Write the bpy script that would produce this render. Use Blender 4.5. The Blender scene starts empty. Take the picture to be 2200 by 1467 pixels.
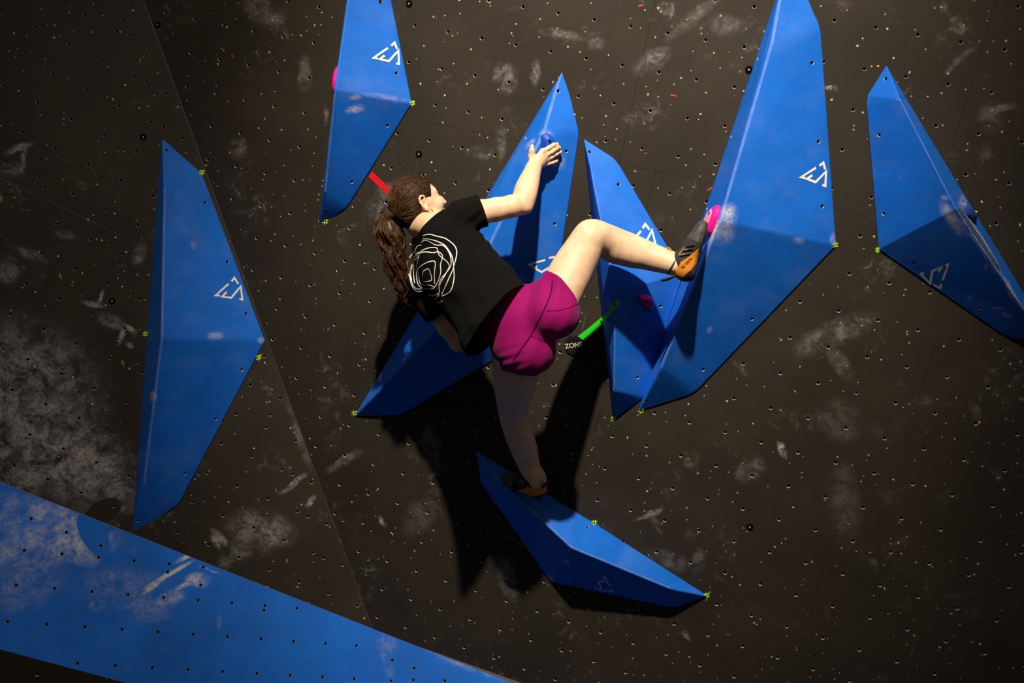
import bpy, bmesh, math, random
import numpy as np
from mathutils import Vector, Matrix, noise
from mathutils.bvhtree import BVHTree
from mathutils.geometry import tessellate_polygon

random.seed(7)
np.random.seed(7)
scene = bpy.context.scene
COL = scene.collection

# ------------------------------------------------------------------ camera
F = 2110.0                      # focal length in pixels of the 2200 x 1467 frame
CX, CY = 1100.0, 733.5
U = 0.1525                      # spacing of the bolt grid in metres


def nrm(v):
    v = np.asarray(v, float)
    return v / np.linalg.norm(v)


# camera axes (x right, y down, z forward) -> world: the main wall overhangs about 20 degrees
B_DOWN = nrm([-0.1933, 0.9522, 0.2466])
N_MAIN = nrm([0.2832, -0.1862, 0.9408])          # points into the wall
th = math.radians(20)
DOWN = nrm(B_DOWN * math.cos(th) - N_MAIN * math.sin(th))
ZW = -DOWN
YW = nrm(np.array([0, 0, 1.0]) - ZW * ZW[2])
XW = np.cross(YW, ZW)
R = np.array([XW, YW, ZW])
CAM = np.array([0.0, 0.0, 1.35])


def W(p):
    return R @ np.asarray(p, float) + CAM


def ray(px, py):
    return np.array([(px - CX) / F, (py - CY) / F, 1.0])


cam_data = bpy.data.cameras.new('camera')
cam_data.sensor_width = 36.0
cam_data.lens = F / 2200 * 36.0
cam_data.clip_start = 0.05
cam = bpy.data.objects.new('camera', cam_data)
COL.objects.link(cam)
mw = np.eye(4)
mw[:3, :3] = R @ np.diag([1, -1, -1])
mw[:3, 3] = CAM
cam.matrix_world = Matrix(mw.tolist())
scene.camera = cam

# ------------------------------------------------------------------ world, lights, exposure
world = bpy.data.worlds.new('world')
scene.world = world
world.use_nodes = True
world.node_tree.nodes['Background'].inputs[0].default_value = (1.0, 0.84, 0.68, 1)
world.node_tree.nodes['Background'].inputs[1].default_value = 0.10
scene.view_settings.view_transform = 'Standard'
scene.view_settings.look = 'None'
scene.view_settings.exposure = 0.0
scene.view_settings.gamma = 1.0
scene.view_settings.use_curve_mapping = False


def spot(name, c, target, power, color, angle, blend, radius):
    d = bpy.data.lights.new(name, 'SPOT')
    d.energy = power
    d.color = color
    d.spot_size = math.radians(angle)
    d.spot_blend = blend
    d.shadow_soft_size = radius
    o = bpy.data.objects.new(name, d)
    COL.objects.link(o)
    a = Vector(W(c))
    b = Vector(W(target))
    o.location = a
    o.rotation_euler = (b - a).to_track_quat('-Z', 'Y').to_euler()
    return o


BEAM = (1.0, 0.86, 0.68)
spot('stage_spotlight_narrow', (0.05, -4.25, -0.1), (0.33, -0.66, 4.2), 2250, BEAM, 39, 1.0, 0.07)
spot('stage_spotlight_wide', (0.03, -4.25, -0.1), (0.0, 0.22, 4.2), 640, BEAM, 70, 1.0, 0.07)


# ------------------------------------------------------------------ planes of the wall
class Plane:
    """a flat piece of wall: lattice origin t, axes a and b (camera axes, metres), n pointing into the wall"""

    def __init__(s, a, b, t, n=None):
        s.a, s.b, s.t = np.array(a, float), np.array(b, float), np.array(t, float)
        s.n = nrm(np.cross(s.a, s.b)) if n is None else nrm(n)
        if s.n[2] < 0:
            s.n = -s.n
        s.d = s.n @ s.t
        s.inv = np.linalg.pinv(np.stack([s.a, s.b], 1))

    def px(s, px, py, h=0.0):
        r = ray(px, py)
        return r * ((s.d - h) / (s.n @ r))

    def uv(s, p):
        return s.inv @ (np.asarray(p) - s.t)

    def at(s, c, r, h=0.0):
        return s.t + s.a * c + s.b * r - s.n * h


def from_h(H, n_hint=None):
    G = np.array([[1, 0, -CX], [0, 1, -CY], [0, 0, 1.0]]) @ np.array(H)
    M = np.diag([1 / F, 1 / F, 1]) @ G
    M = M / np.linalg.norm(M[:, 0])
    return M[:, 0] * U, M[:, 1] * U, M[:, 2] * U


H1 = np.array([[70.8277522, -5.60803176, 1792.87451], [14.7259016, 89.8716303, 43.5714122], [-0.00956584273, 0.0101200042, 1.0]])
H2 = np.array([[73.0521233, -33.8006139, 155.285146], [38.0023861, 63.0679505, 415.48758], [0.00874425997, -0.00261790147, 1.0]])
H3 = np.array([[83.0005661, -18.164541, 51.6940756], [23.8839449, 55.1221076, 1181.70154], [0.0136257264, -0.0161625672, 1.0]])
MAIN = Plane(*from_h(H1))
FOLD_TOP = MAIN.px(308, 0)
FOLD_BOT = MAIN.px(800, 1350)
fd = nrm(FOLD_BOT - FOLD_TOP)


def hinged(H, p, d):
    """plane through p containing direction d, otherwise as the lattice H says"""
    a, b, t = from_h(H)
    n = nrm(np.cross(a, b))
    n = n if n[2] > 0 else -n
    n = nrm(n - d * (n @ d))
    dd = n @ p
    G = lambda c, r: np.array(H) @ np.array([c, r, 1.0])

    def hit(c, r):
        q = G(c, r)
        q = ray(q[0] / q[2], q[1] / q[2])
        return q * dd / (n @ q)
    c0, r0 = 4, 2
    o = hit(c0, r0)
    A = (hit(c0 + 3, r0) - hit(c0 - 3, r0)) / 6
    Bv = (hit(c0, r0 + 1) - hit(c0, r0 - 1)) / 2
    return Plane(A, Bv, o - A * c0 - Bv * r0, n)


LEFT = hinged(H2, FOLD_BOT, fd)
EDGE_A = LEFT.px(0, 1035)
SLAB = hinged(H3, FOLD_BOT, nrm(FOLD_BOT - EDGE_A))
ROW_DIR = nrm(MAIN.px(1100, 1467) - FOLD_BOT)
SEAM = nrm(SLAB.px(795, 1467) - FOLD_BOT)
SLAB_R = Plane(ROW_DIR * U, SEAM * U, FOLD_BOT)


def P(px, py, h=0.0, pl=MAIN):
    return Vector(W(pl.px(px, py, h)))


def NV(pl=MAIN):
    return Vector(R @ (-pl.n))


# ------------------------------------------------------------------ object helpers
def link(o, parent=None):
    COL.objects.link(o)
    if parent is not None:
        o.parent = parent
        o.matrix_parent_inverse = parent_inverse(parent)
    return o


def parent_inverse(p):
    return world_of(p).inverted()


def world_of(o):
    m = o.matrix_basis.copy()
    if o.parent is not None:
        m = world_of(o.parent) @ o.matrix_parent_inverse @ m
    return m


def tag(o, label=None, cat=None, group=None, kind=None):
    if label:
        o['label'] = label
    if cat:
        o['category'] = cat
    if group:
        o['group'] = group
    if kind:
        o['kind'] = kind
    return o


def empty(name, loc):
    o = bpy.data.objects.new(name, None)
    o.empty_display_size = 0.05
    o.location = loc
    COL.objects.link(o)
    return o


def mesh_obj(name, verts, faces, mat, parent=None, smooth=False, uvplane=None):
    me = bpy.data.meshes.new(name)
    me.from_pydata([tuple(v) for v in verts], [], [tuple(f) for f in faces])
    mats = mat if isinstance(mat, (list, tuple)) else [mat]
    for m in mats:
        me.materials.append(m)
    if smooth:
        me.polygons.foreach_set('use_smooth', [True] * len(me.polygons))
    me.update()
    o = bpy.data.objects.new(name, me)
    if uvplane is not None:
        plane_uv(me, uvplane)
    return link(o, parent)


def bm_obj(name, bm, mat, parent=None, smooth=False, uvplane=None):
    me = bpy.data.meshes.new(name)
    bm.to_mesh(me)
    bm.free()
    mats = mat if isinstance(mat, (list, tuple)) else [mat]
    for m in mats:
        me.materials.append(m)
    if smooth:
        me.polygons.foreach_set('use_smooth', [True] * len(me.polygons))
    if uvplane is not None:
        plane_uv(me, uvplane)
    o = bpy.data.objects.new(name, me)
    return link(o, parent)


def plane_uv(me, pl):
    n = len(me.vertices)
    co = np.empty(n * 3)
    me.vertices.foreach_get('co', co)
    cam_co = (co.reshape(-1, 3) - CAM) @ R            # back to camera axes
    uv = (cam_co - pl.t) @ pl.inv.T
    lay = me.uv_layers.new(name='lattice')
    li = np.empty(len(me.loops), int)
    me.loops.foreach_get('vertex_index', li)
    lay.data.foreach_set('uv', (uv[li] * 0.1).astype(np.float32).ravel())


def eval_replace(o):
    """bake the modifiers of o into its mesh"""
    dg = bpy.context.evaluated_depsgraph_get()
    dg.update()
    ev = o.evaluated_get(dg)
    me = bpy.data.meshes.new_from_object(ev, preserve_all_data_layers=True, depsgraph=dg)
    old = o.data
    o.modifiers.clear()
    o.data = me
    me.name = old.name
    bpy.data.meshes.remove(old)
    return o


# ------------------------------------------------------------------ materials
def new_mat(name):
    m = bpy.data.materials.new(name)
    m.use_nodes = True
    nt = m.node_tree
    return m, nt, nt.nodes['Principled BSDF']


def simple(name, col, rough=0.6, spec=0.3, metal=0.0, grain=0.0, scale=400, bump=0.0, sss=0.0):
    m, nt, b = new_mat(name)
    b.inputs['Base Color'].default_value = (*col, 1)
    b.inputs['Roughness'].default_value = rough
    b.inputs['Specular IOR Level'].default_value = spec
    b.inputs['Metallic'].default_value = metal
    if grain or bump:
        tc = nt.nodes.new('ShaderNodeTexCoord')
        nz = nt.nodes.new('ShaderNodeTexNoise')
        nz.inputs['Scale'].default_value = scale
        nz.inputs['Detail'].default_value = 3
        nt.links.new(tc.outputs['Object'], nz.inputs['Vector'])
        if grain:
            mr = nt.nodes.new('ShaderNodeMapRange')
            mr.inputs[1].default_value = 0.3
            mr.inputs[2].default_value = 0.7
            mr.inputs[3].default_value = 1 - grain
            mr.inputs[4].default_value = 1 + grain
            nt.links.new(nz.outputs[0], mr.inputs[0])
            mx = nt.nodes.new('ShaderNodeMix')
            mx.data_type = 'RGBA'
            mx.blend_type = 'MULTIPLY'
            mx.inputs[0].default_value = 1
            mx.inputs[6].default_value = (*col, 1)
            nt.links.new(mr.outputs[0], mx.inputs[7])
            nt.links.new(mx.outputs[2], b.inputs['Base Color'])
        if bump:
            bp = nt.nodes.new('ShaderNodeBump')
            bp.inputs['Strength'].default_value = bump
            bp.inputs['Distance'].default_value = 0.002
            nt.links.new(nz.outputs[0], bp.inputs['Height'])
            nt.links.new(bp.outputs[0], b.inputs['Normal'])
    return m


class NG:
    """small helper around a node tree whose coordinates are the bolt lattice of the wall"""

    def __init__(s, nt, warp=0.4):
        s.nt = nt
        uv = nt.nodes.new('ShaderNodeUVMap')
        uv.uv_map = 'lattice'
        mp = s.n('ShaderNodeVectorMath', operation='SCALE')
        mp.inputs['Scale'].default_value = 10
        nt.links.new(uv.outputs[0], mp.inputs[0])
        s.co = mp.outputs[0]
        # coordinates shaken by noise, so that stains get ragged outlines
        nz = s.n('ShaderNodeTexNoise')
        nz.inputs['Scale'].default_value = 1.6
        nz.inputs['Detail'].default_value = 5
        nz.inputs['Roughness'].default_value = 0.7
        nt.links.new(s.co, nz.inputs['Vector'])
        sub = s.n('ShaderNodeVectorMath', operation='SUBTRACT')
        sub.inputs[1].default_value = (0.5, 0.5, 0.5)
        nt.links.new(nz.outputs['Color'], sub.inputs[0])
        sc = s.n('ShaderNodeVectorMath', operation='MULTIPLY')
        sc.inputs[1].default_value = (warp, warp, 0)
        nt.links.new(sub.outputs[0], sc.inputs[0])
        ad = s.n('ShaderNodeVectorMath', operation='ADD')
        nt.links.new(s.co, ad.inputs[0])
        nt.links.new(sc.outputs[0], ad.inputs[1])
        s.cow = ad.outputs[0]

    def n(s, t, **kw):
        k = s.nt.nodes.new(t)
        for a, b in kw.items():
            setattr(k, a, b)
        return k

    def math(s, op, a, b=None, clamp=False):
        k = s.n('ShaderNodeMath', operation=op, use_clamp=clamp)
        for i, v in enumerate((a, b)):
            if v is None:
                continue
            if isinstance(v, (int, float)):
                k.inputs[i].default_value = v
            else:
                s.nt.links.new(v, k.inputs[i])
        return k.outputs[0]

    def noise(s, scale, detail=4, rough=0.6, vec=None, stretch=None, rot=0, dist=0.0):
        k = s.n('ShaderNodeTexNoise')
        k.inputs['Scale'].default_value = scale
        k.inputs['Detail'].default_value = detail
        k.inputs['Roughness'].default_value = rough
        k.inputs['Distortion'].default_value = dist
        v = s.co if vec is None else vec
        if stretch:
            m = s.n('ShaderNodeMapping')
            m.inputs['Rotation'].default_value = (0, 0, rot)
            m.inputs['Scale'].default_value = (*stretch, 1)
            s.nt.links.new(v, m.inputs[0])
            v = m.outputs[0]
        s.nt.links.new(v, k.inputs['Vector'])
        return k.outputs[0]

    def ramp(s, v, lo, hi, a=0.0, b=1.0):
        k = s.n('ShaderNodeMapRange', interpolation_type='SMOOTHSTEP')
        k.inputs[1].default_value = lo
        k.inputs[2].default_value = hi
        k.inputs[3].default_value = a
        k.inputs[4].default_value = b
        s.nt.links.new(v, k.inputs[0])
        return k.outputs[0]

    def blob(s, c, r, sx, sy, ang=0.0, warp=True):
        """1 in the middle of an ellipse of half-axes sx, sy (lattice units) falling to 0 at its rim"""
        m = s.n('ShaderNodeMapping', vector_type='TEXTURE')
        m.inputs['Location'].default_value = (c, r, 0)
        m.inputs['Rotation'].default_value = (0, 0, math.radians(ang))
        m.inputs['Scale'].default_value = (sx, sy, 1)
        s.nt.links.new(s.cow if warp else s.co, m.inputs[0])
        g = s.n('ShaderNodeTexGradient', gradient_type='SPHERICAL')
        s.nt.links.new(m.outputs[0], g.inputs[0])
        return g.outputs['Fac']

    def mix(s, f, a, b):
        k = s.n('ShaderNodeMix', data_type='RGBA')
        s.link(f, k.inputs[0])
        s.link(a, k.inputs[6])
        s.link(b, k.inputs[7])
        return k.outputs[2]

    def link(s, v, inp):
        if isinstance(v, tuple):
            inp.default_value = (*v, 1) if len(v) == 3 else v
        elif isinstance(v, (int, float)):
            inp.default_value = v
        else:
            s.nt.links.new(v, inp)


CHALK = (0.60, 0.60, 0.61)


def px_blobs(pl, items):
    """stains given by pixel: (x, y, half-length px, half-width px, angle in the picture, strength)"""
    out = []
    for (x, y, lx, ly, ang, st) in items:
        p = pl.uv(pl.px(x, y))
        a = math.radians(ang)
        q = pl.uv(pl.px(x + lx * math.cos(a), y + lx * math.sin(a))) - p
        w = pl.uv(pl.px(x - ly * math.sin(a), y + ly * math.cos(a))) - p
        out.append((p[0], p[1], float(np.linalg.norm(q)), float(np.linalg.norm(w)),
                    math.degrees(math.atan2(q[1], q[0])), st))
    return out


def wall_material(name, base, stains, flecks=True, dust=1.0, holes=(), grit=0.25, warp=0.4, gain=1.0):
    m, nt, b = new_mat(name)
    g = NG(nt, warp)
    col = None
    tone = g.noise(0.35, 4, 0.6)
    fine = g.noise(34, 2, 0.5)
    t = g.math('MULTIPLY', g.ramp(tone, 0.3, 0.7, 0.82, 1.16), g.ramp(fine, 0.3, 0.7, 1 - grit, 1 + grit))
    k = g.n('ShaderNodeMix', data_type='RGBA', blend_type='MULTIPLY')
    k.inputs[0].default_value = 1
    k.inputs[6].default_value = (*base, 1)
    nt.links.new(t, k.inputs[7])
    col = k.outputs[2]
    # general dust and scuffs
    patch = g.ramp(g.noise(0.55, 3, 0.55), 0.53, 0.78)
    streak = g.ramp(g.noise(2.2, 6, 0.72, dist=1.2), 0.48, 0.8)
    scuff = g.math('MULTIPLY', patch, streak)
    scuff = g.math('MULTIPLY', scuff, 0.30 * dust)
    hair = g.math('MULTIPLY', g.ramp(g.noise(1.0, 5, 0.7, stretch=(9, 0.5), rot=0.35), 0.63, 0.75),
                  g.ramp(g.noise(0.4, 2, 0.5), 0.5, 0.7))
    scuff = g.math('ADD', scuff, g.math('MULTIPLY', hair, 0.12 * dust))
    chalk = scuff
    tex = g.math('MULTIPLY', g.ramp(g.noise(1.8, 4, 0.7, dist=0.5), 0.30, 0.72), g.ramp(g.noise(9.0, 4, 0.7), 0.22, 0.62))
    for (c, r, sx, sy, ang, st) in stains:
        bl = g.ramp(g.blob(c, r, sx, sy, ang), 0.0, 0.75)
        v = g.math('MULTIPLY', g.math('MULTIPLY', bl, tex), st * gain)
        chalk = g.math('MAXIMUM', chalk, v)
    for (c, r, sx, sy, ang, st) in holes:          # clean silhouettes left by removed holds
        bl = g.ramp(g.blob(c, r, sx, sy, ang, False), 0.02, 0.10, 1.0, 1.0 - st)
        chalk = g.math('MULTIPLY', chalk, bl)
    col = g.mix(g.math('MINIMUM', chalk, 0.9), col, CHALK)
    if flecks:
        for sc, thr, rad in ((1.25, 0.42, 0.038), (2.6, 0.66, 0.055)):
            vo = g.n('ShaderNodeTexVoronoi', feature='F1', voronoi_dimensions='2D')
            vo.inputs['Scale'].default_value = sc
            nt.links.new(g.co, vo.inputs['Vector'])
            sep = g.n('ShaderNodeSeparateColor')
            nt.links.new(vo.outputs['Color'], sep.inputs[0])
            on = g.ramp(g.math('ADD', sep.outputs[0], g.ramp(g.noise(0.5, 2), 0.35, 0.7, -0.25, 0.2)), thr, thr + 0.02)
            jag = g.math('ADD', vo.outputs['Distance'], g.ramp(g.noise(20, 1), 0.2, 0.8, -0.02, 0.02))
            dot = g.ramp(jag, rad * 0.55, rad, 1.0, 0.0)
            f = g.math('MULTIPLY', g.math('MULTIPLY', on, dot), g.ramp(sep.outputs[2], 0, 1, 0.35, 0.95))
            fc = g.mix(sep.outputs[1], (0.62, 0.50, 0.30), (0.55, 0.55, 0.38))
            col = g.mix(f, col, fc)
    nt.links.new(col, b.inputs['Base Color'])
    b.inputs['Roughness'].default_value = 0.72
    b.inputs['Specular IOR Level'].default_value = 0.22
    bp = g.n('ShaderNodeBump')
    bp.inputs['Strength'].default_value = 0.25
    bp.inputs['Distance'].default_value = 0.002
    nt.links.new(g.noise(60, 2), bp.inputs['Height'])
    nt.links.new(bp.outputs[0], b.inputs['Normal'])
    return m


BLACK = (0.0265, 0.0212, 0.0155)
BLUE = (0.004, 0.128, 0.62)

ST_MAIN = px_blobs(MAIN, [
    (1085, 165, 42, 34, 60, 0.42), (1150, 155, 12, 40, 0, 0.34), (1215, 75, 70, 14, 10, 0.25), (1075, 310, 16, 50, 0, 0.22),
    (1030, 330, 40, 22, 0, 0.18), (835, 445, 60, 60, 60, 0.42), (1400, 130, 60, 30, -35, 0.32), (1500, 30, 120, 20, -40, 0.16),
    (1680, 968, 10, 24, -12, 0.95), (1610, 1010, 46, 34, -50, 0.20), (1395, 1105, 42, 9, -25, 0.45), (1410, 1125, 8, 30, -20, 0.2),
    (1500, 1205, 22, 34, 10, 0.28), (1440, 1205, 70, 26, 20, 0.16), (1475, 1365, 22, 8, 48, 0.42), (1590, 790, 30, 8, 45, 0.28),
    (1800, 905, 60, 60, 60, 0.14), (1815, 1080, 46, 110, 0, 0.12), (1790, 720, 120, 40, -25, 0.30), (1800, 775, 26, 60, -30, 0.18),
    (2150, 235, 40, 14, -22, 0.45), (2130, 255, 40, 40, 0, 0.16), (1785, 190, 18, 7, 8, 0.6), (2195, 858, 14, 8, 0, 0.6),
    (1090, 1240, 28, 60, -10, 0.50), (1120, 1165, 50, 8, 12, 0.25), (822, 1122, 7, 18, -8, 0.8), (740, 990, 60, 14, -30, 0.25),
    (930, 960, 30, 70, -20, 0.22), (900, 1110, 40, 60, 40, 0.16), (560, 20, 70, 40, 20, 0.18), (510, 318, 26, 30, 0, 0.28),
    (585, 40, 40, 24, 0, 0.2), (1445, 22, 8, 20, 0, 0.4), (655, 160, 20, 50, 0, 0.22), (2060, 130, 70, 10, -40, 0.16),
    (1560, 55, 60, 30, 0, 0.16), (1280, 85, 30, 26, 0, 0.2), (890, 640, 20, 20, 0, 0.2), (700, 250, 8, 26, 0, 0.25)])
ST_LEFT = px_blobs(LEFT, [
    (40, 850, 230, 210, 30, 0.46), (150, 980, 230, 130, 40, 0.55), (30, 990, 130, 120, 0, 0.5), (235, 1075, 60, 60, 40, 0.5),
    (40, 318, 40, 9, -20, 0.55), (50, 345, 9, 40, 8, 0.6), (25, 365, 40, 24, 0, 0.22), (15, 580, 40, 40, 0, 0.3),
    (200, 655, 34, 9, 10, 0.55), (218, 640, 8, 26, 8, 0.5), (262, 720, 10, 26, 10, 0.6), (278, 705, 26, 8, 30, 0.5),
    (280, 742, 16, 7, 30, 0.4), (300, 548, 20, 34, 20, 0.35), (140, 505, 30, 14, 10, 0.3), (60, 545, 60, 14, 20, 0.2),
    (630, 1040, 46, 8, -38, 0.5), (667, 1078, 22, 9, -55, 0.5), (560, 1140, 90, 60, 10, 0.35), (480, 1160, 50, 12, 40, 0.4),
    (465, 1165, 10, 26, -30, 0.7), (240, 690, 40, 20, 20, 0.3), (640, 930, 12, 100, -18, 0.22), (510, 1190, 60, 30, -30, 0.3)])
HO_LEFT = px_blobs(LEFT, [(222, 1098, 44, 26, -28, 1.0), (262, 1112, 50, 12, 22, 0.8)])
ST_SLAB = px_blobs(SLAB, [
    (130, 1120, 170, 50, 20, 0.55), (60, 1160, 150, 110, 10, 0.40), (155, 1165, 60, 34, 10, 0.7), (170, 1195, 60, 26, 20, 0.5),
    (225, 1160, 30, 20, -40, 0.4), (360, 1235, 78, 7, -30, 1.6), (335, 1255, 50, 8, -38, 1.4), (400, 1195, 36, 7, -28, 1.6),
    (425, 1245, 34, 20, 0, 1.0), (395, 1258, 46, 7, -22, 0.9), (360, 1285, 46, 22, -12, 0.6), (260, 1255, 130, 50, 0, 0.16),
    (210, 1300, 26, 16, 0, 0.32), (240, 1240, 10, 18, 0, 0.4), (60, 1250, 130, 70, -30, 0.22), (470, 1335, 6, 24, 0, 0.25),
    (240, 1120, 60, 6, 22, 0.7), (455, 1225, 36, 3, 22, 0.5), (300, 1290, 110, 60, 30, 0.16), (220, 1292, 20, 5, 30, 0.4)])
HO_SLAB = px_blobs(SLAB, [(200, 1145, 56, 30, 62, 1.0), (215, 1122, 36, 24, 20, 1.0)])
ST_SLR = px_blobs(SLAB_R, [(830, 1380, 30, 30, 0, 0.3), (1000, 1425, 120, 14, 21, 0.35), (830, 1420, 14, 50, 0, 0.25)])

M_MAIN = wall_material('black_textured_paint', BLACK, ST_MAIN)
M_LEFT = wall_material('black_textured_paint_chalky', BLACK, ST_LEFT, holes=HO_LEFT, dust=1.2, warp=0.3, gain=1.15)
M_SLAB = wall_material('blue_wall_paint', BLUE, ST_SLAB, flecks=False, holes=HO_SLAB, dust=0.35, grit=0.10, warp=0.18, gain=1.6)
M_SLAB_R = wall_material('blue_wall_paint_dusty', BLUE, ST_SLR, flecks=False, dust=0.5, grit=0.10)
M_LOW = wall_material('black_wall_paint_low', BLACK, [], dust=0.6)
M_FLOOR = simple('grey_crash_mat', (0.03, 0.03, 0.034), 0.8, 0.2, grain=0.2, scale=40)
M_NUT = simple('zinc_plated_steel', (0.36, 0.34, 0.30), 0.45, 0.5, metal=0.15)
M_HOLE = simple('dark_hole', (0.004, 0.004, 0.004), 0.9, 0.0)
M_NEON = simple('neon_yellow_green_paint', (0.45, 0.80, 0.02), 0.6, 0.3)
M_GREEN = simple('green_paint', (0.10, 0.42, 0.08), 0.6, 0.3)
M_REDP = simple('red_paint', (0.55, 0.05, 0.04), 0.6, 0.3)
M_WHITE = simple('white_vinyl_print', (0.78, 0.77, 0.75), 0.6, 0.3, grain=0.06, scale=300)


def clip_poly(poly, p0, p1, inside):
    """clip a 2D polygon by the line p0-p1, keeping the side of point inside"""
    p0, p1, inside = map(np.asarray, (p0, p1, inside))
    nn = np.array([-(p1 - p0)[1], (p1 - p0)[0]])
    if nn @ (inside - p0) < 0:
        nn = -nn
    out = []
    for i in range(len(poly)):
        a, b = np.asarray(poly[i]), np.asarray(poly[(i + 1) % len(poly)])
        da, db = nn @ (a - p0), nn @ (b - p0)
        if da >= 0:
            out.append(tuple(a))
        if (da >= 0) != (db >= 0):
            out.append(tuple(a + (b - a) * da / (da - db)))
    return out


def inset_poly(poly, d):
    poly = np.array(poly)
    c = poly.mean(0)
    out = []
    n = len(poly)
    area = sum(poly[i][0] * poly[(i + 1) % n][1] - poly[(i + 1) % n][0] * poly[i][1] for i in range(n))
    sg = 1 if area > 0 else -1
    for i in range(n):
        p, q, r = poly[i - 1], poly[i], poly[(i + 1) % n]
        e1 = (q - p) / (np.linalg.norm(q - p) + 1e-12)
        e2 = (r - q) / (np.linalg.norm(r - q) + 1e-12)
        n1 = np.array([-e1[1], e1[0]]) * sg
        n2 = np.array([-e2[1], e2[0]]) * sg
        k = 1 + n1 @ n2
        out.append(q + (n1 + n2) * d / max(k, 0.25))
    return out


def cyl(verts, faces, c, ax, r0, r1, h0, h1, seg=12):
    """closed frustum appended to verts / faces"""
    ax = Vector(ax).normalized()
    t = ax.orthogonal().normalized()
    s = ax.cross(t)
    k = len(verts)
    for hh, rr in ((h0, r0), (h1, r1)):
        for i in range(seg):
            a = 2 * math.pi * i / seg
            verts.append(Vector(c) + ax * hh + (t * math.cos(a) + s * math.sin(a)) * rr)
    faces.append(tuple(k + i for i in reversed(range(seg))))
    faces.append(tuple(k + seg + i for i in range(seg)))
    for i in range(seg):
        j = (i + 1) % seg
        faces.append((k + i, k + j, k + seg + j, k + seg + i))


def make_nut_mesh(name, r=0.0082, seg=10):
    """steel flange of a T-nut set into its drilled hole, axis +Z out of the wall"""
    rings = [(r, -0.0004), (r * 0.72, -0.0050), (r * 0.68, -0.0140)]
    v, f, mi = [], [], []
    for rr, z in rings:
        for i in range(seg):
            a = 2 * math.pi * i / seg
            v.append((rr * math.cos(a), rr * math.sin(a), z))
    for k in range(2):
        for i in range(seg):
            j = (i + 1) % seg
            f.append((k * seg + i, k * seg + j, (k + 1) * seg + j, (k + 1) * seg + i))
            mi.append(k)
    f.append(tuple(2 * seg + i for i in range(seg)))
    mi.append(1)
    me = bpy.data.meshes.new(name)
    me.from_pydata(v, [], f)
    me.materials.append(M_NUT)
    me.materials.append(M_HOLE)
    me.polygons.foreach_set('material_index', mi)
    me.update()
    return me


NUT = make_nut_mesh('threaded_insert')
HOLE_R = 0.0080


def orient(ax):
    return Vector(ax).to_track_quat('Z', 'Y').to_matrix().to_4x4()


def nut_at(pos, ax, parent, name='threaded_insert'):
    o = bpy.data.objects.new(name, NUT)
    o.matrix_basis = Matrix.Translation(pos) @ orient(ax)
    return link(o, parent)


def drill(o, pts, ax, r=HOLE_R, depth=0.03):
    if not pts:
        return
    v, f = [], []
    for p in pts:
        cyl(v, f, p, ax, r, r, -depth, 0.01, 12)
    me = bpy.data.meshes.new('drill')
    me.from_pydata([tuple(x) for x in v], [], f)
    me.update()
    c = bpy.data.objects.new('drill', me)
    COL.objects.link(c)
    md = o.modifiers.new('drill', 'BOOLEAN')
    md.operation = 'DIFFERENCE'
    md.solver = 'MANIFOLD'
    md.object = c
    eval_replace(o)
    bpy.data.objects.remove(c)
    bpy.data.meshes.remove(me)


def inside_poly(poly, p, margin=0.0):
    n = len(poly)
    area = sum(poly[i][0] * poly[(i + 1) % n][1] - poly[(i + 1) % n][0] * poly[i][1] for i in range(n))
    sg = 1 if area > 0 else -1
    for i in range(n):
        a, b = np.array(poly[i]), np.array(poly[(i + 1) % n])
        e = b - a
        if sg * (e[0] * (p[1] - a[1]) - e[1] * (p[0] - a[0])) < margin * np.linalg.norm(e):
            return False
    return True


PROJ = lambda p: (CX + F * p[0] / p[2], CY + F * p[1] / p[2])


def build_panel(pl, poly, mat, parent, nuts, thick=0.018, name='plywood_panel', uvp=None):
    """one sheet of plywood with drilled holes; nuts: lattice points"""
    poly = inset_poly(poly, 0.0005 / U)
    n = len(poly)
    ax = NV(pl)
    v = [W(pl.at(c, r)) for c, r in poly] + [W(pl.at(c, r, -thick)) for c, r in poly]
    f = [tuple(range(n)), tuple(reversed(range(n, 2 * n)))] + [(i, n + i, n + (i + 1) % n, (i + 1) % n) for i in range(n)]
    me = bpy.data.meshes.new(name)
    me.from_pydata([tuple(x) for x in v], [], f)
    bm = bmesh.new()
    bm.from_mesh(me)
    bmesh.ops.recalc_face_normals(bm, faces=bm.faces)
    bm.to_mesh(me)
    bm.free()
    me.materials.append(mat)
    o = bpy.data.objects.new(name, me)
    link(o, parent)
    good = [q for q in nuts if inside_poly(poly, q, 0.11)]
    drill(o, [W(pl.at(*q)) for q in good], ax)
    plane_uv(o.data, uvp or pl)
    for q in good:
        nut_at(Vector(W(pl.at(*q))), ax, o)
    return o


def structure(name, loc):
    o = empty(name, loc)
    o['kind'] = 'structure'
    return o


COVERED = [  # outlines (pixels) of the volumes: the holes beneath them are not drilled
    [(783, -260), (812, -140), (876, 222), (738, 446), (690, 468), (752, 150)],
    [(1204, 175), (1237, 282), (1174, 696), (862, 883), (775, 886), (985, 540)],
    [(1262, 306), (1314, 345), (1460, 583), (1380, 845), (1320, 890), (1308, 722)],
    [(1685, -50), (1750, 45), (1786, 524), (1490, 836), (1380, 874), (1515, 478)],
    [(1904, 155), (1870, 215), (1895, 530), (2150, 706), (2250, 728), (2085, 458)],
    [(1034, 980), (1278, 1133), (1500, 1277), (1447, 1296), (1190, 1240), (1042, 1036)]]


def covered(x, y):
    return any(inside_poly(q, (x, y)) for q in COVERED)


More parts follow.
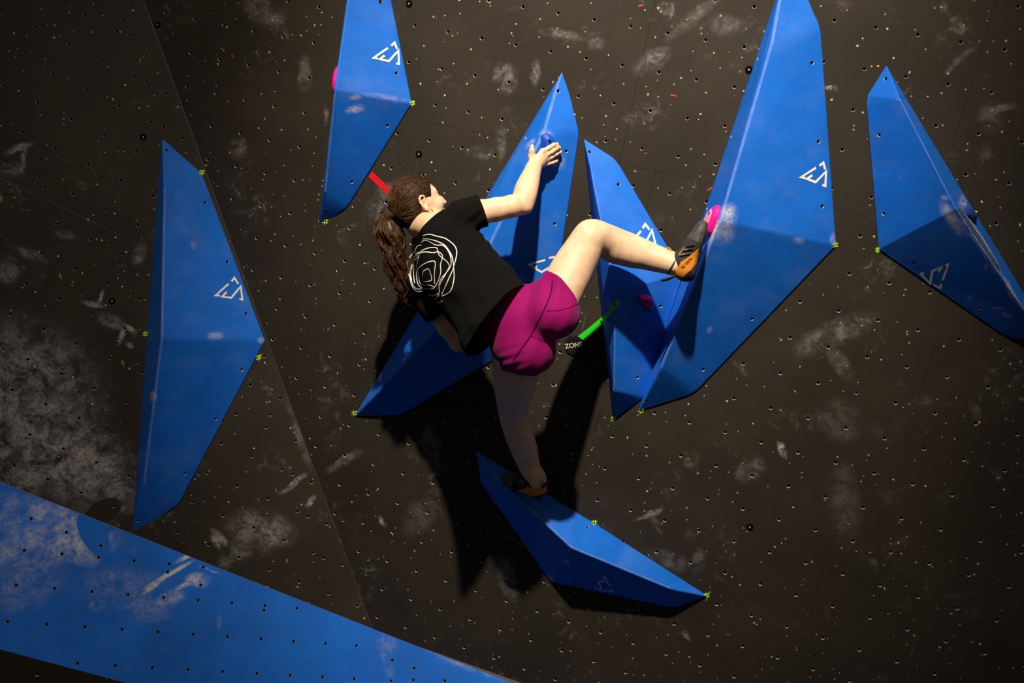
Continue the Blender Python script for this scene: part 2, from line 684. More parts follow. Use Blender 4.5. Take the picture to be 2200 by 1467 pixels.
# main wall: 8 x 8 hole sheets, rows between r = -3.5, 4.5, 12.5, 20.5
wall_right = structure('wall_right', W(MAIN.px(1500, 1300)))
fold = [MAIN.uv(FOLD_TOP - fd * 1.0)[:2], MAIN.uv(FOLD_BOT + fd * 1.0)[:2]]
count = 0
for (r0, r1, off) in ((-11.5, -3.5, -3.5), (-3.5, 4.5, -4.5), (4.5, 12.5, -3.5), (12.5, 20.5, -4.5)):
    for k in range(-3, 3):
        c0 = off + 8 * k
        if r0 < -4 and (k > 0 or k < -1):
            continue
        poly = [(c0, r0), (c0 + 8, r0), (c0 + 8, r1), (c0, r1)]
        poly = clip_poly(poly, fold[0], fold[1], (5, 5))
        if len(poly) < 3:
            continue
        nuts = []
        for rr in range(math.ceil(r0), math.floor(r1) + 1):
            for cc in range(math.ceil(c0), math.floor(c0 + 8) + 1):
                x, y = PROJ(MAIN.at(cc, rr))
                if -4 < x < 2204 and -4 < y < 1471 and not covered(x, y):
                    nuts.append((cc, rr))
        build_panel(MAIN, poly, M_MAIN, wall_right, nuts)

# the 300 nearest inserts stay single parts, the farthest few are joined into one
ins = [o for p in wall_right.children for o in p.children if o.name.startswith('threaded_insert')]
ins.sort(key=lambda o: (o.matrix_basis.translation - Vector(CAM)).length)
if len(ins) > 300:
    bm = bmesh.new()
    for o in ins[300:]:
        tmp = bpy.data.meshes.new('tmp')
        t_bm = bmesh.new()
        t_bm.from_mesh(NUT)
        t_bm.transform(o.matrix_basis)
        t_bm.to_mesh(tmp)
        t_bm.free()
        bm.from_mesh(tmp)
        bpy.data.meshes.remove(tmp)
        bpy.data.objects.remove(o)
    rest = bm_obj('far_threaded_inserts', bm, [M_NUT, M_HOLE], wall_right)
    rest['kind'] = 'stuff'

# left facet
wall_left = structure('wall_left', W(LEFT.px(200, 1000)))
fl = [LEFT.uv(FOLD_TOP - fd * 1.0), LEFT.uv(FOLD_BOT + fd * 1.0)]
be = [LEFT.uv(EDGE_A), LEFT.uv(FOLD_BOT)]
extra = [LEFT.uv(LEFT.px(x, y)) for x, y in [(266, 43), (278, 76), (315, 176), (352, 272), (581, 891), (629, 1019), (662, 1110), (695, 1199)]]
inn = LEFT.uv(LEFT.px(200, 600))
for (r0, r1) in ((-15.5, -7.5), (-7.5, 0.5), (0.5, 9.5)):
    for (c0, c1) in ((-15.5, -7.5), (-7.5, 0.5), (0.5, 8.5), (8.5, 16.5)):
        poly = [(c0, r0), (c1, r0), (c1, r1), (c0, r1)]
        for ln in (fl, be):
            poly = clip_poly(poly, ln[0], ln[1], inn) if len(poly) >= 3 else poly
        if len(poly) < 3:
            continue
        if r0 < -8 and c0 > 0:
            continue
        nuts = []
        for rr in range(math.ceil(r0), math.floor(r1) + 1):
            for cc in range(math.ceil(c0), math.floor(c1) + 1):
                x, y = PROJ(LEFT.at(cc, rr))
                if -15 < x < 2215 and -15 < y < 1482:
                    nuts.append((cc, rr))
        nuts += [tuple(e) for e in extra]
        build_panel(LEFT, poly, M_LEFT, wall_left, nuts)

# blue slab below the left facet
wall_slab = structure('wall_lower_left', W(SLAB.px(300, 1400)))
tp = [SLAB.uv(EDGE_A), SLAB.uv(FOLD_BOT)]
sm = [SLAB.uv(FOLD_BOT), SLAB.uv(SLAB.px(795, 1467))]
bt = [SLAB.uv(SLAB.px(0, 1395)), SLAB.uv(SLAB.px(270, 1467))]
inn = SLAB.uv(SLAB.px(400, 1350))
extra = [SLAB.uv(SLAB.px(1 / 3.1417 * x, 1000 + y / 3.1417)) for x, y in
         [(211, 357), (449, 450), (681, 540), (1133, 718), (1356, 806), (1785, 977)]]
for (c0, c1) in ((-13.5, -5.5), (-5.5, 2.5), (2.5, 10.5)):
    poly = [(c0, -8), (c1, -6), (c1, 8), (c0, 8)]
    for ln in (tp, sm, bt):
        poly = clip_poly(poly, ln[0], ln[1], inn)
    nuts = [(c, r) for c in range(-4, 11) for r in range(0, 6)] + [tuple(e) for e in extra]
    nuts = [q for q in nuts if -10 < PROJ(SLAB.at(*q))[0] < 900]
    build_panel(SLAB, poly, M_SLAB, wall_slab, nuts)
# right of the seam the slab turns to follow the main wall
wall_slab_r = structure('wall_lower_right', W(SLAB_R.px(950, 1460)))
nuts = [tuple(SLAB_R.uv(SLAB_R.px(540 + x / 2.416, 860 + y / 2.416))) for x, y in [(730, 1348), (843, 1390), (723, 1455), (840, 1452), (1003, 1455)]]
for c0, c1 in ((0, 8), (8, 16)):
    build_panel(SLAB_R, [(c0, 0), (c1, 0), (c1, 6), (c0, 6)], M_SLAB_R, wall_slab_r, nuts)
# dark wall under the slab
low_a, low_b = SLAB.px(-1100, 1103), SLAB.px(640, 1566)
LOW = Plane(nrm(low_b - low_a) * U, nrm(R.T @ np.array([0.1, 0.22, -1.0])) * U, low_a)
wall_low = structure('wall_base', W(SLAB.px(100, 1440)))
build_panel(LOW, [(0, 0), (16, 0), (16, 6), (0, 6)], M_LOW, wall_low,
            [tuple(LOW.uv(LOW.px(x, y))) for x, y in [(83, 1421), (80, 1450), (28, 1410)]])

for x, y, par, pl in ((900, 331, 0, MAIN), (879, 8, 0, MAIN), (1609, 150, 0, MAIN), (1611, 1132, 0, MAIN), (339, 54, 0, MAIN), (308, 295, 1, LEFT), (241, 647, 1, LEFT)):
    par = (wall_right, wall_left)[par]
    nn_ = NV(pl)
    vv, ff = [], []
    cyl(vv, ff, P(x, y, 0, pl), nn_, 0.0165, 0.0140, -0.002, 0.003, 18)
    cap = mesh_obj('rubber_cap', vv, ff, M_HOLE, par)
    vv, ff = [], []
    cyl(vv, ff, P(x, y, 0, pl), nn_, 0.0045, 0.0035, 0.002, 0.005, 10)
    mesh_obj('screw', vv, ff, M_NUT, cap)

fz = min(W(SLAB_R.at(8, 6))[2], W(LOW.at(0, 6))[2]) - 0.02
floor = mesh_obj('floor', [(-6, -5, fz), (7, -5, fz), (7, 6, fz), (-6, 6, fz), (-6, -5, fz - 0.3), (7, -5, fz - 0.3), (7, 6, fz - 0.3), (-6, 6, fz - 0.3)],
                 [(0, 1, 2, 3), (7, 6, 5, 4), (0, 4, 5, 1), (1, 5, 6, 2), (2, 6, 7, 3), (3, 7, 4, 0)], M_FLOOR)
floor['kind'] = 'structure'


# ------------------------------------------------------------------ blue volumes
def volume_material(name, stains, pl, worn=0.0):
    m, nt, b = new_mat(name)
    g = NG(nt, 0.2)
    gr = g.noise(75, 2, 0.6)
    md = g.noise(1.3, 4, 0.6)
    t = g.math('MULTIPLY', g.ramp(gr, 0.25, 0.75, 0.80, 1.22), g.ramp(md, 0.3, 0.7, 0.93, 1.08))
    k = g.n('ShaderNodeMix', data_type='RGBA', blend_type='MULTIPLY')
    k.inputs[0].default_value = 1
    k.inputs[6].default_value = (*BLUE, 1)
    nt.links.new(t, k.inputs[7])
    col = k.outputs[2]
    # rubbed, chalky film
    film = g.math('MULTIPLY', g.ramp(g.noise(0.9, 4, 0.6), 0.45, 0.8), g.ramp(gr, 0.3, 0.7, 0.4, 1.0))
    chalk = g.math('MULTIPLY', film, 0.07)
    streak = g.math('MULTIPLY', g.ramp(g.noise(1.4, 5, 0.7, stretch=(5, 0.6), rot=0.2), 0.62, 0.80), 0.09)
    chalk = g.math('MAXIMUM', chalk, streak)
    if worn:
        chalk = g.math('MAXIMUM', chalk, g.math('MULTIPLY', g.ramp(g.noise(2.5, 4, 0.7), 0.3, 0.65, 0.35, 1.0), worn))
    # edges rubbed pale
    geo = g.n('ShaderNodeNewGeometry')
    tex = g.math('MULTIPLY', g.ramp(g.noise(3.2, 4, 0.7, dist=0.5), 0.25, 0.62), g.ramp(g.noise(14.0, 3, 0.7), 0.2, 0.6))
    for (c, r, sx, sy, ang, st) in px_blobs(pl, stains):
        bl = g.ramp(g.blob(c, r, sx, sy, ang), 0.0, 0.8)
        chalk = g.math('MAXIMUM', chalk, g.math('MULTIPLY', g.math('MULTIPLY', bl, tex), st))
    col = g.mix(g.math('MINIMUM', chalk, 0.92), col, (0.68, 0.68, 0.72))
    nt.links.new(col, b.inputs['Base Color'])
    b.inputs['Roughness'].default_value = 0.62
    b.inputs['Specular IOR Level'].default_value = 0.28
    bp = g.n('ShaderNodeBump')
    bp.inputs['Strength'].default_value = 0.35
    bp.inputs['Distance'].default_value = 0.0015
    nt.links.new(gr, bp.inputs['Height'])
    nt.links.new(bp.outputs[0], b.inputs['Normal'])
    return m


BVH = []          # (tree, object) of everything rigid a stroke or bolt can lie on


def add_bvh(o):
    dg = bpy.context.evaluated_depsgraph_get()
    me = o.data
    m = world_of(o)
    vs = [m @ v.co for v in me.vertices]
    BVH.append((BVHTree.FromPolygons(vs, [tuple(p.vertices) for p in me.polygons]), o))


def hit(px, py, only=None):
    """first surface along the sight line through a pixel: (point, normal) in the world"""
    d = Vector(R @ ray(px, py)).normalized()
    o = Vector(CAM)
    best = None
    for t, ob in BVH:
        if only is not None and ob not in only:
            continue
        h = t.ray_cast(o, d)
        if h[0] is not None and (best is None or h[3] < best[2]):
            n = h[1] if h[1].dot(d) < 0 else -h[1]
            best = (h[0], n, h[3])
    if best is None:
        p = P(px, py)
        return p, NV()
    return best[0], best[1]


def ribbon(name, pts, width, mat, parent, only=None, lift=0.0012, step=6.0, plane=None, join=True, thick=0.0):
    """flat strokes laid on a surface: pts is a list of pixel polylines"""
    V, Fc = [], []
    for line in pts:
        dense = []
        for (a, b) in zip(line[:-1], line[1:]):
            L = math.hypot(b[0] - a[0], b[1] - a[1])
            n = max(1, int(L / step))
            for i in range(n):
                dense.append((a[0] + (b[0] - a[0]) * i / n, a[1] + (b[1] - a[1]) * i / n))
        dense.append(line[-1])
        P3, N3 = [], []
        for q in dense:
            if plane is not None:
                P3.append(P(q[0], q[1], 0.0, plane))
                N3.append(NV(plane))
            else:
                p, n = hit(q[0], q[1], only)
                P3.append(p)
                N3.append(n)
        L = R_ = None
        k0 = len(V)
        for i, (p, n) in enumerate(zip(P3, N3)):
            t0 = (P3[i] - P3[i - 1]) if i > 0 else None
            t1 = (P3[i + 1] - P3[i]) if i < len(P3) - 1 else None
            if t0 is None:
                t0 = t1
            if t1 is None:
                t1 = t0
            t0, t1 = t0.normalized(), t1.normalized()
            t = (t0 + t1).normalized() if (t0 + t1).length > 1e-6 else t0
            s = n.cross(t)
            s.normalize()
            c = max(0.45, n.cross(t0).normalized().dot(s))
            w = width / 2 / c
            V.append(p + s * w + n * lift)
            V.append(p - s * w + n * lift)
        for i in range(len(P3) - 1):
            a = k0 + 2 * i
            Fc.append((a, a + 1, a + 3, a + 2))
    o = mesh_obj(name, V, Fc, mat, parent)
    if thick:
        md = o.modifiers.new('thickness', 'SOLIDIFY')
        md.thickness = thick
        md.offset = 0
    return o


def rounded(bm, width, seg=3, ang=6, skip_plane=None):
    es = []
    for e in bm.edges:
        if len(e.link_faces) == 2 and e.calc_face_angle(0) > math.radians(ang):
            if skip_plane is not None and all(abs((v.co - skip_plane[0]).dot(skip_plane[1])) < 1e-4 for v in e.verts):
                continue
            es.append(e)
    return bmesh.ops.bevel(bm, geom=es, offset=width, segments=seg, affect='EDGES', profile=0.5, clamp_overlap=True)


RIDGES = {}


def hull_volume(name, base, ridge, pl, mat, label, lip=0.007, bev=0.009, bolts=(), group=None, flat=((1, 2), (2, 3)), soft=None):
    RIDGES[label] = None
    root = empty(name, P(*base[4 if len(base) > 4 else 0], 0, pl))
    tag(root, label, 'climbing volume', 'blue wedge volumes bolted to the wall')
    bm = bmesh.new()
    n = NV(pl)
    # the ridge ends are set so that the broad faces come out flat
    Q = [P(x, y, lip, pl) for x, y in base]
    K = P(*ridge[1], pl)
    up = [P(*ridge[0], pl), K, P(*ridge[2], pl)]
    for slot, (i, j) in ((0, flat[0]), (2, flat[1])):
        fn = (Q[i] - K).cross(Q[j] - K)
        ry = Vector(R @ ray(ridge[slot][0], ridge[slot][1]))
        q = Vector(CAM) + ry * ((K - Vector(CAM)).dot(fn) / ry.dot(fn))
        hq = (q - Q[i]).dot(n) + lip
        if 0.02 < hq < 0.24:
            up[slot] = q
    RIDGES[label] = (Q, up)
    nb = len(base)
    rr = soft or {6: (4, 16, 4, 18, 4, 4)}[nb]
    for i, (x, y) in enumerate(base):
        arc = [(x, y)]
        if rr[i] > 4:
            ends = []
            for q_ in (base[i - 1], base[(i + 1) % nb]):
                d_ = math.hypot(q_[0] - x, q_[1] - y)
                ends.append((x + (q_[0] - x) * rr[i] / d_, y + (q_[1] - y) * rr[i] / d_))
            arc = [tuple((1 - t_) ** 2 * a_ + 2 * t_ * (1 - t_) * c_ + t_ * t_ * b_ for a_, b_, c_ in zip(ends[0], ends[1], (x, y)))
                   for t_ in (0, 0.33, 0.67, 1)]
        for q_ in arc:
            p = P(q_[0], q_[1], 0.0, pl)
            bm.verts.new(p)
            bm.verts.new(p + n * lip)
    for q in up:
        bm.verts.new(q)
    bmesh.ops.convex_hull(bm, input=bm.verts)
    loose = [v for v in bm.verts if not v.link_faces]
    bmesh.ops.delete(bm, geom=loose, context='VERTS')
    bmesh.ops.dissolve_limit(bm, angle_limit=math.radians(2.0), verts=bm.verts, edges=bm.edges)
    bmesh.ops.recalc_face_normals(bm, faces=bm.faces)
    p0 = P(base[0][0], base[0][1], 0, pl)
    hh = lambda v: (v.co - p0).dot(n)
    main_pts = up + Q
    near = lambda v: any((v.co - m_).length < 0.012 for m_ in main_pts)
    ridge_e = [e for e in bm.edges if len(e.link_faces) == 2 and e.calc_face_angle(0) > math.radians(5) and
               max(hh(v) for v in e.verts) > lip + 0.004 and all(near(v) for v in e.verts) and e.calc_length() > 0.06]
    res = bmesh.ops.bevel(bm, geom=ridge_e, offset=bev, segments=3, affect='EDGES', profile=0.5, clamp_overlap=True)
    new_faces = set(res['faces'])
    rim = [e for e in bm.edges if len(e.link_faces) == 2 and e.calc_face_angle(0) > math.radians(25) and all(lip * 0.6 < hh(v) < lip * 1.6 for v in e.verts)]
    bmesh.ops.bevel(bm, geom=rim, offset=0.003, segments=2, affect='EDGES', profile=0.5, clamp_overlap=True)
    for f in [f for f in new_faces if f.is_valid]:
        c = f.calc_center_median()
        for a_, b_ in ((Q[0], up[0]), (up[0], up[1]), (up[1], up[2])):
            t_ = max(0, min(1, (c - a_).dot(b_ - a_) / (b_ - a_).length_squared))
            if (c - a_ - (b_ - a_) * t_).length < bev * 1.6 and (c - p0).dot(n) > lip + 0.008:
                f.material_index = 1
    stains = mat
    o = bm_obj('shell', bm, [volume_material(name + '_paint', stains, pl), volume_material(name + '_worn_ridge', stains, pl, 0.12)], root, smooth=True)
    o.data.polygons.foreach_set('use_smooth', [True] * len(o.data.polygons))
    add_bvh(o)
    tree = BVH.pop()
    BVH.append(tree)
    hits = [hit(x, y, only=[o]) for (x, y) in bolts]
    for hp, hn in hits:
        drill(o, [hp], hn, 0.0080, 0.022)
    plane_uv(o.data, pl)
    try:
        o.data.set_sharp_from_angle(angle=math.radians(11))
    except Exception:
        pass
    for hp, hn in hits:
        b = bpy.data.objects.new('bolt_socket', NUT)
        b.matrix_basis = Matrix.Translation(hp) @ orient(hn) @ Matrix.Scale(1.0, 4)
        link(b, root)
    return root, o


def Z(lst, s, ox, oy):
    return [(ox + x / s, oy + y / s) for x, y in lst]


VOL = {}
VOL['far_left'] = hull_volume(
    'climbing_volume', [(349, 298), (434, 373), (569, 731), (382, 1086), (285, 1134), (313, 730)],
    [(352, 403, 0.13), (346, 728, 0.25), (308, 1040, 0.10)], LEFT,
    [(337, 848, 12, 18, 20, 0.75), (466, 722, 22, 12, 0, 0.45), (563, 731, 14, 12, 0, 0.6),
                     (418, 530, 10, 12, 0, 0.25)],
    'tall blue wedge volume on the chalky left wall, its tip down by the blue slab',
    bolts=[(359, 322), (441, 435), (489, 562), (530, 673), (520, 794), (464, 900), (397, 1018), (297, 1119)])
VOL['top'] = hull_volume(
    'climbing_volume', [(783, -260), (812, -140), (885, 222), (743, 451), (686, 475), (745, 150)],
    [(765, -100, 0.13), (718, 192, 0.24), (697, 411, 0.085)], MAIN,
    [(795, 236, 20, 12, -20, 0.75), (735, 165, 20, 34, -10, 0.6), (845, 212, 50, 12, 8, 0.25), (800, 212, 14, 8, 0, 0.5),
                     (720, 215, 6, 30, 0, 0.6)],
    'blue wedge volume above the red tape, a pink hold peeping out behind its ridge',
    bolts=[(818, 3), (852, 157), (833, 270), (756, 391), (699, 456)])
VOL['middle'] = hull_volume(
    'climbing_volume', [(1204, 162), (1245, 282), (1182, 700), (862, 891), (763, 893), (975, 540)],
    [(1167, 284, 0.12), (996, 640, 0.25), (836, 816, 0.085)], MAIN,
    [(1185, 290, 20, 16, 20, 0.5), (1150, 310, 20, 10, -40, 0.4),
                     (823, 807, 12, 12, 0, 0.6), (1205, 345, 20, 26, 0, 0.3), (1120, 600, 30, 20, 0, 0.3)],
    'large blue wedge volume behind the climber, its small dark blue hold gripped by her hand',
    flat=((1, 2), (2, 3)), bolts=[(1200, 195), (1130, 295), (1217, 325), (1192, 481), (1051, 428), (828, 789), (783, 881), (1004, 786)])
VOL['behind_knee'] = hull_volume(
    'climbing_volume', [(1255, 299), (1318, 339), (1330, 354), (1468, 588), (1382, 853), (1318, 901), (1301, 722)],
    [(1270, 372, 0.10), (1321, 627, 0.20), (1318, 838, 0.085)], MAIN,
    [(1321, 640, 10, 16, 0, 0.4)],
    'blue wedge volume behind the raised knee and shin, green tape running onto its edge',
    flat=((2, 3), (3, 4)), soft=(4, 8, 8, 4, 8, 4, 4), bolts=[(1267, 325), (1329, 396), (1420, 658), (1370, 811), (1328, 878)])
VOL['right'] = hull_volume(
    'climbing_volume', [(1685, -58), (1755, 40), (1763, 66), (1796, 527), (1492, 844), (1372, 882), (1505, 478)],
    [(1656, 97, 0.14), (1546, 474, 0.25), (1419, 790, 0.11)], MAIN,
    [(1570, 458, 26, 36, 25, 0.9), (1548, 478, 10, 60, 20, 1.0), (1560, 485, 40, 40, 0, 0.45), (1578, 448, 14, 12, 0, 0.7),
                     (1715, 512, 20, 10, 10, 0.4), (1455, 690, 6, 14, 30, 0.5),
                     (1530, 700, 8, 12, 20, 0.35), (1790, 515, 10, 20, 0, 0.35)],
    'largest blue wedge volume, with a pink hold at the toe of the raised shoe',
    flat=((2, 3), (3, 4)), soft=(4, 10, 10, 4, 18, 4, 4), bolts=[(1745, 135), (1628, 125), (1759, 304), (1767, 443), (1571, 292), (1519, 447), (1616, 685), (1511, 794), (1389, 861)])
VOL['far_right'] = hull_volume(
    'climbing_volume', [(1904, 141), (1864, 205), (1862, 225), (1888, 535), (2150, 715), (2172, 724), (2262, 735), (2093, 458)],
    [(1934, 214, 0.10), (2054, 448, 0.24), (2212, 684, 0.10)], MAIN,
    [(2025, 455, 16, 40, -30, 1.0), (2050, 480, 34, 22, 30, 0.75), (2080, 510, 60, 6, 55, 0.9), (2120, 560, 10, 60, -30, 0.4),
                     (2140, 658, 20, 6, 0, 0.5), (2155, 672, 18, 8, 30, 0.5), (2080, 640, 6, 26, 20, 0.3), (2160, 620, 60, 9, 57, 0.7),
                     (2060, 430, 20, 20, 30, 0.7), (2015, 420, 10, 8, 30, 0.4), (2103, 562, 7, 10, 0, 0.4)],
    'blue wedge volume at the right edge leaning right, with chalked edge holds on its ridge',
    flat=((2, 3), (3, 4)), soft=(4, 6, 6, 4, 9, 9, 4, 4), bolts=[(1902, 169), (1888, 290), (1898, 459), (1962, 565), (2104, 662), (2074, 437)])
VOL['low'] = hull_volume(
    'climbing_volume', [(1024, 968), (1278, 1123), (1520, 1279), (1449, 1305), (1185, 1249), (1034, 1036)],
    [(1062, 1022, 0.065), (1228, 1177, 0.21), (1442, 1265, 0.085)], MAIN,
    [(1231, 1182, 14, 10, 0, 0.4), (1185, 1240, 12, 16, 0, 0.5)],
    'lowest blue wedge volume, lying slantwise under the standing foot',
    flat=((4, 5), (4, 3)), soft=(4, 4, 4, 14, 4, 4), bolts=[(1263, 1131), (1245, 1249)])

for o in [w for w in COL.objects if w.type == 'MESH' and w.name.startswith('plywood_panel')]:
    add_bvh(o)

# painted logo of white strokes, laid flat on a face of each volume
LOGO_W = 0.0095
LOGOS = {
    'far_left': [Z(l, 2.935, 213, 260) for l in ([(815, 1027), (733, 1100), (762, 1101)], [(803, 1078), (775, 1107), (832, 1115), (892, 1043), (903, 1126), (884, 1122)], [(834, 1012), (852, 988), (877, 1028)])],
    'top': [Z(l, 2.933, 600, 0) for l in ([(684, 303), (594, 365), (622, 370)], [(663, 350), (634, 373), (690, 386), (750, 320), (754, 403), (736, 400)], [(705, 289), (726, 269), (742, 310)])],
    'right': [Z(l, 2.619, 1480, 0) for l in ([(714, 944), (630, 997), (655, 1001)], [(694, 986), (664, 1006), (712, 1025), (771, 965), (767, 1046), (750, 1040)], [(734, 932), (756, 916), (766, 953)])],
    'behind_knee': [Z(l, 3.861, 1100, 440) for l in ([(1068, 217), (1000, 300), (1040, 310)], [(1060, 300), (1020, 330), (1105, 322), (1160, 212), (1190, 325), (1162, 317)], [(1083, 193), (1105, 160), (1140, 207)])],
    'middle': [Z(l, 3.861, 1100, 440) for l in ([(275, 457), (138, 494), (172, 505)], [(208, 510), (180, 520), (245, 557), (330, 505), (345, 600)], [(305, 441), (345, 432), (365, 480)])],
    'far_right': [Z(l, 3.862, 1860, 360) for l in ([(662, 813), (688, 798), (638, 932)], [(482, 872), (458, 882), (536, 962), (553, 856), (630, 823), (607, 866)], [(563, 970), (617, 998), (629, 964)])],
    'low': [Z(l, 3.668, 1000, 940) for l in ([(1075, 1103), (1098, 1093), (1137, 1168)], [(1012, 1171), (1075, 1204), (1052, 1136), (1088, 1122), (1082, 1140)], [(1085, 1205), (1160, 1213), (1152, 1194)])],
}
for k, strokes in LOGOS.items():
    root, shell = VOL[k]
    ribbon('logo', strokes, LOGO_W if k not in ('low',) else 0.007, M_WHITE, root, only=[shell], step=30)

# neon tick marks painted on the wall at the volume corners
M_TICKS = [(886, 222, 1), (699, 476, 1), (762, 888, 1), (1795, 527, 1), (1378, 882, 1), (1318, 900, 1), (1887, 537, 1),
           (2094, 458, 1), (1277, 1123, 1), (1519, 1279, 1)]
L_TICKS = [(434, 371, 1), (313, 718, 1), (556, 768, 1), (130, 593, 2), (264, 780, 2), (2, 428, 2)]
for lst, pl, par in ((M_TICKS, MAIN, wall_right), (L_TICKS, LEFT, wall_left)):
    for i, (x, y, kd) in enumerate(lst):
        rnd = random.Random(i * 7 + x)
        a = rnd.uniform(-0.3, 0.3)
        s = 6.5 if kd == 1 else 7
        rot = lambda dx, dy: (x + dx * math.cos(a) - dy * math.sin(a), y + dx * math.sin(a) + dy * math.cos(a))
        st = [[rot(-s, -2.5), rot(s, -3.5)], [rot(-s, 2.5), rot(s * 0.8, 2)], [rot(-2, -s), rot(-1, s)], [rot(2.5, -s * 0.9), rot(3, s * 0.7)]]
        if kd == 2:
            st = [[rot(-3, -s), rot(3, s)], [rot(-s * .6, 1), rot(s * .6, -2)]]
        ribbon('paint_mark', st, 0.0042 if kd == 1 else 0.004, M_NEON if kd == 1 else M_GREEN, par, plane=None, lift=0.0015)
for (x, y, a) in ((1377, 12, -15), (1447, 205, 12), (1525, 406, -30)):
    dx, dy = 6 * math.cos(math.radians(a)), 6 * math.sin(math.radians(a))
    ribbon('paint_mark', [[(x - dx, y - dy), (x + dx, y + dy)]], 0.005, M_REDP, wall_right, plane=MAIN, lift=0.0012)

# ------------------------------------------------------------------ tape
M_TAPE_G = simple('green_tape', (0.02, 0.62, 0.02), 0.5, 0.4)
M_TAPE_R = simple('red_tape', (0.62, 0.006, 0.012), 0.5, 0.4)
tg = ribbon('tape_strip', [[(1246, 727), (1272, 707), (1299, 684), (1304, 679), (1329, 645)]], 0.026, M_TAPE_G, None, lift=0.002, step=5)
tag(tg, 'bright green tape strip from the round black tag up onto a blue volume', 'tape')
tr = ribbon('tape_strip', [[(796, 374), (848, 424)]], 0.030, M_TAPE_R, None, plane=MAIN, lift=0.0015)
tag(tr, 'red tape strip on the black wall behind the climber\'s head', 'tape')


# ------------------------------------------------------------------ holds
def hold(name, outline, height, shrink, mats, label, on, facet=0.0, shift=(0, 0), bolts=(), lean=None, bev=0.004, cat='climbing hold', group=None):
    """a hold whose base outline (pixels) lies on volume `on`; the top is the outline shrunk and raised"""
    hs = [hit(x, y, only=[on]) for x, y in outline]
    n = sum((h[1] for h in hs), Vector()).normalized()
    c = sum((h[0] for h in hs), Vector()) / len(hs)
    base = [h[0] - n * (h[0] - c).dot(n) for h in hs]
    root = empty(name, c)
    tag(root, label, cat, group)
    bm = bmesh.new()
    lo = [bm.verts.new(p - n * 0.003) for p in base]
    e = n if lean is None else (n + lean).normalized()
    mid = [bm.verts.new(c + (p - c) * 1.0 + e * height * 0.45) for p in base]
    top = [bm.verts.new(c + (p - c) * shrink + e * height) for p in base]
    m = len(base)
    bm.faces.new(lo[::-1])
    for A, B in ((lo, mid), (mid, top)):
        for i in range(m):
            j = (i + 1) % m
            bm.faces.new((A[i], A[j], B[j], B[i]))
    tf = bm.faces.new(top)
    bmesh.ops.recalc_face_normals(bm, faces=bm.faces)
    rounded(bm, bev, 2, 12)
    o = bm_obj('hold_body', bm, mats[0], root, smooth=True)
    try:
        o.data.set_sharp_from_angle(angle=math.radians(40))
    except Exception:
        pass
    if len(mats) > 1:
        bm = bmesh.new()
        A = [bm.verts.new(c + (p - c) * shrink * 0.92 + e * (height - 0.002)) for p in base]
        B = [bm.verts.new(c + (p - c) * shrink * 0.88 + e * (height + 0.003)) for p in base]
        bm.faces.new(B)
        for i in range(m):
            j = (i + 1) % m
            bm.faces.new((A[i], A[j], B[j], B[i]))
        bmesh.ops.recalc_face_normals(bm, faces=bm.faces)
        f = bm_obj('smooth_facet', bm, mats[1], root)
        f['label'] = 'pale smooth facet'
    for (u, v) in bolts:
        b0 = base[0] + (base[m // 2] - base[0]) * u
        q = c + (b0 - c) * shrink + e * (height + (0.0036 if len(mats) > 1 else 0.0006))
        vv, ff = [], []
        cyl(vv, ff, q, e, 0.0062, 0.0062, -0.004, 0.0004, 10)
        mesh_obj('bolt_hole', vv, ff, M_HOLE, root)
    return root, o


M_PINK = simple('magenta_resin', (0.80, 0.008, 0.33), 0.5, 0.4, grain=0.1, scale=300)
M_PALE = simple('pale_pink_resin', (0.92, 0.38, 0.55), 0.45, 0.45)
M_HBLUE = simple('deep_blue_resin', (0.006, 0.065, 0.48), 0.5, 0.4, grain=0.1, scale=300)
M_HNAVY = simple('navy_resin', (0.012, 0.05, 0.28), 0.5, 0.4, grain=0.15, scale=250)
M_HCHALK = simple('chalky_blue_resin', (0.085, 0.135, 0.27), 0.75, 0.2, grain=0.35, scale=90)
vr = VOL['right'][1]
pts = [(1547, 441), (1549, 450), (1545, 466), (1537, 487), (1531, 501), (1525, 508), (1521, 501), (1522, 487), (1527, 470), (1535, 454)]
hold('climbing_hold', [(x - 1, y) for x, y in pts], 0.026, 0.76, [M_PINK, M_PALE],
     'pink half-moon hold with a pale facet, pressed by the toe of the raised shoe', vr, group='pink half-moon holds', bolts=[(0.25, 0), (0.72, 0)])
hold('climbing_hold', Z([(1062, 200), (1120, 175), (1190, 178), (1238, 225), (1248, 290), (1216, 376), (1150, 320), (1100, 262)], 5.643, 1180, 600), 0.030, 0.6,
     [M_PINK], 'magenta half-moon hold in the shadow of the climber\'s shin', VOL['behind_knee'][1], bolts=[(0.3, 0), (0.75, 0)], group='pink half-moon holds')
HAND_HOLD = hold('climbing_hold', [(1161, 291), (1173, 284), (1184, 291), (1194, 309), (1190, 328), (1178, 334), (1163, 322)], 0.034, 0.50, [M_HBLUE],
     'small dark blue pyramid hold under the climber\'s raised right hand', VOL['middle'][1], bolts=[(0.45, 0)])[1]
add_bvh(HAND_HOLD)
hold('climbing_hold', Z([(795, 338), (850, 352), (890, 395), (902, 452), (870, 440), (830, 398)], 3.862, 1860, 360), 0.020, 0.6, [M_HNAVY],
     'small navy hold just right of the ridge on the far right volume', VOL['far_right'][1])
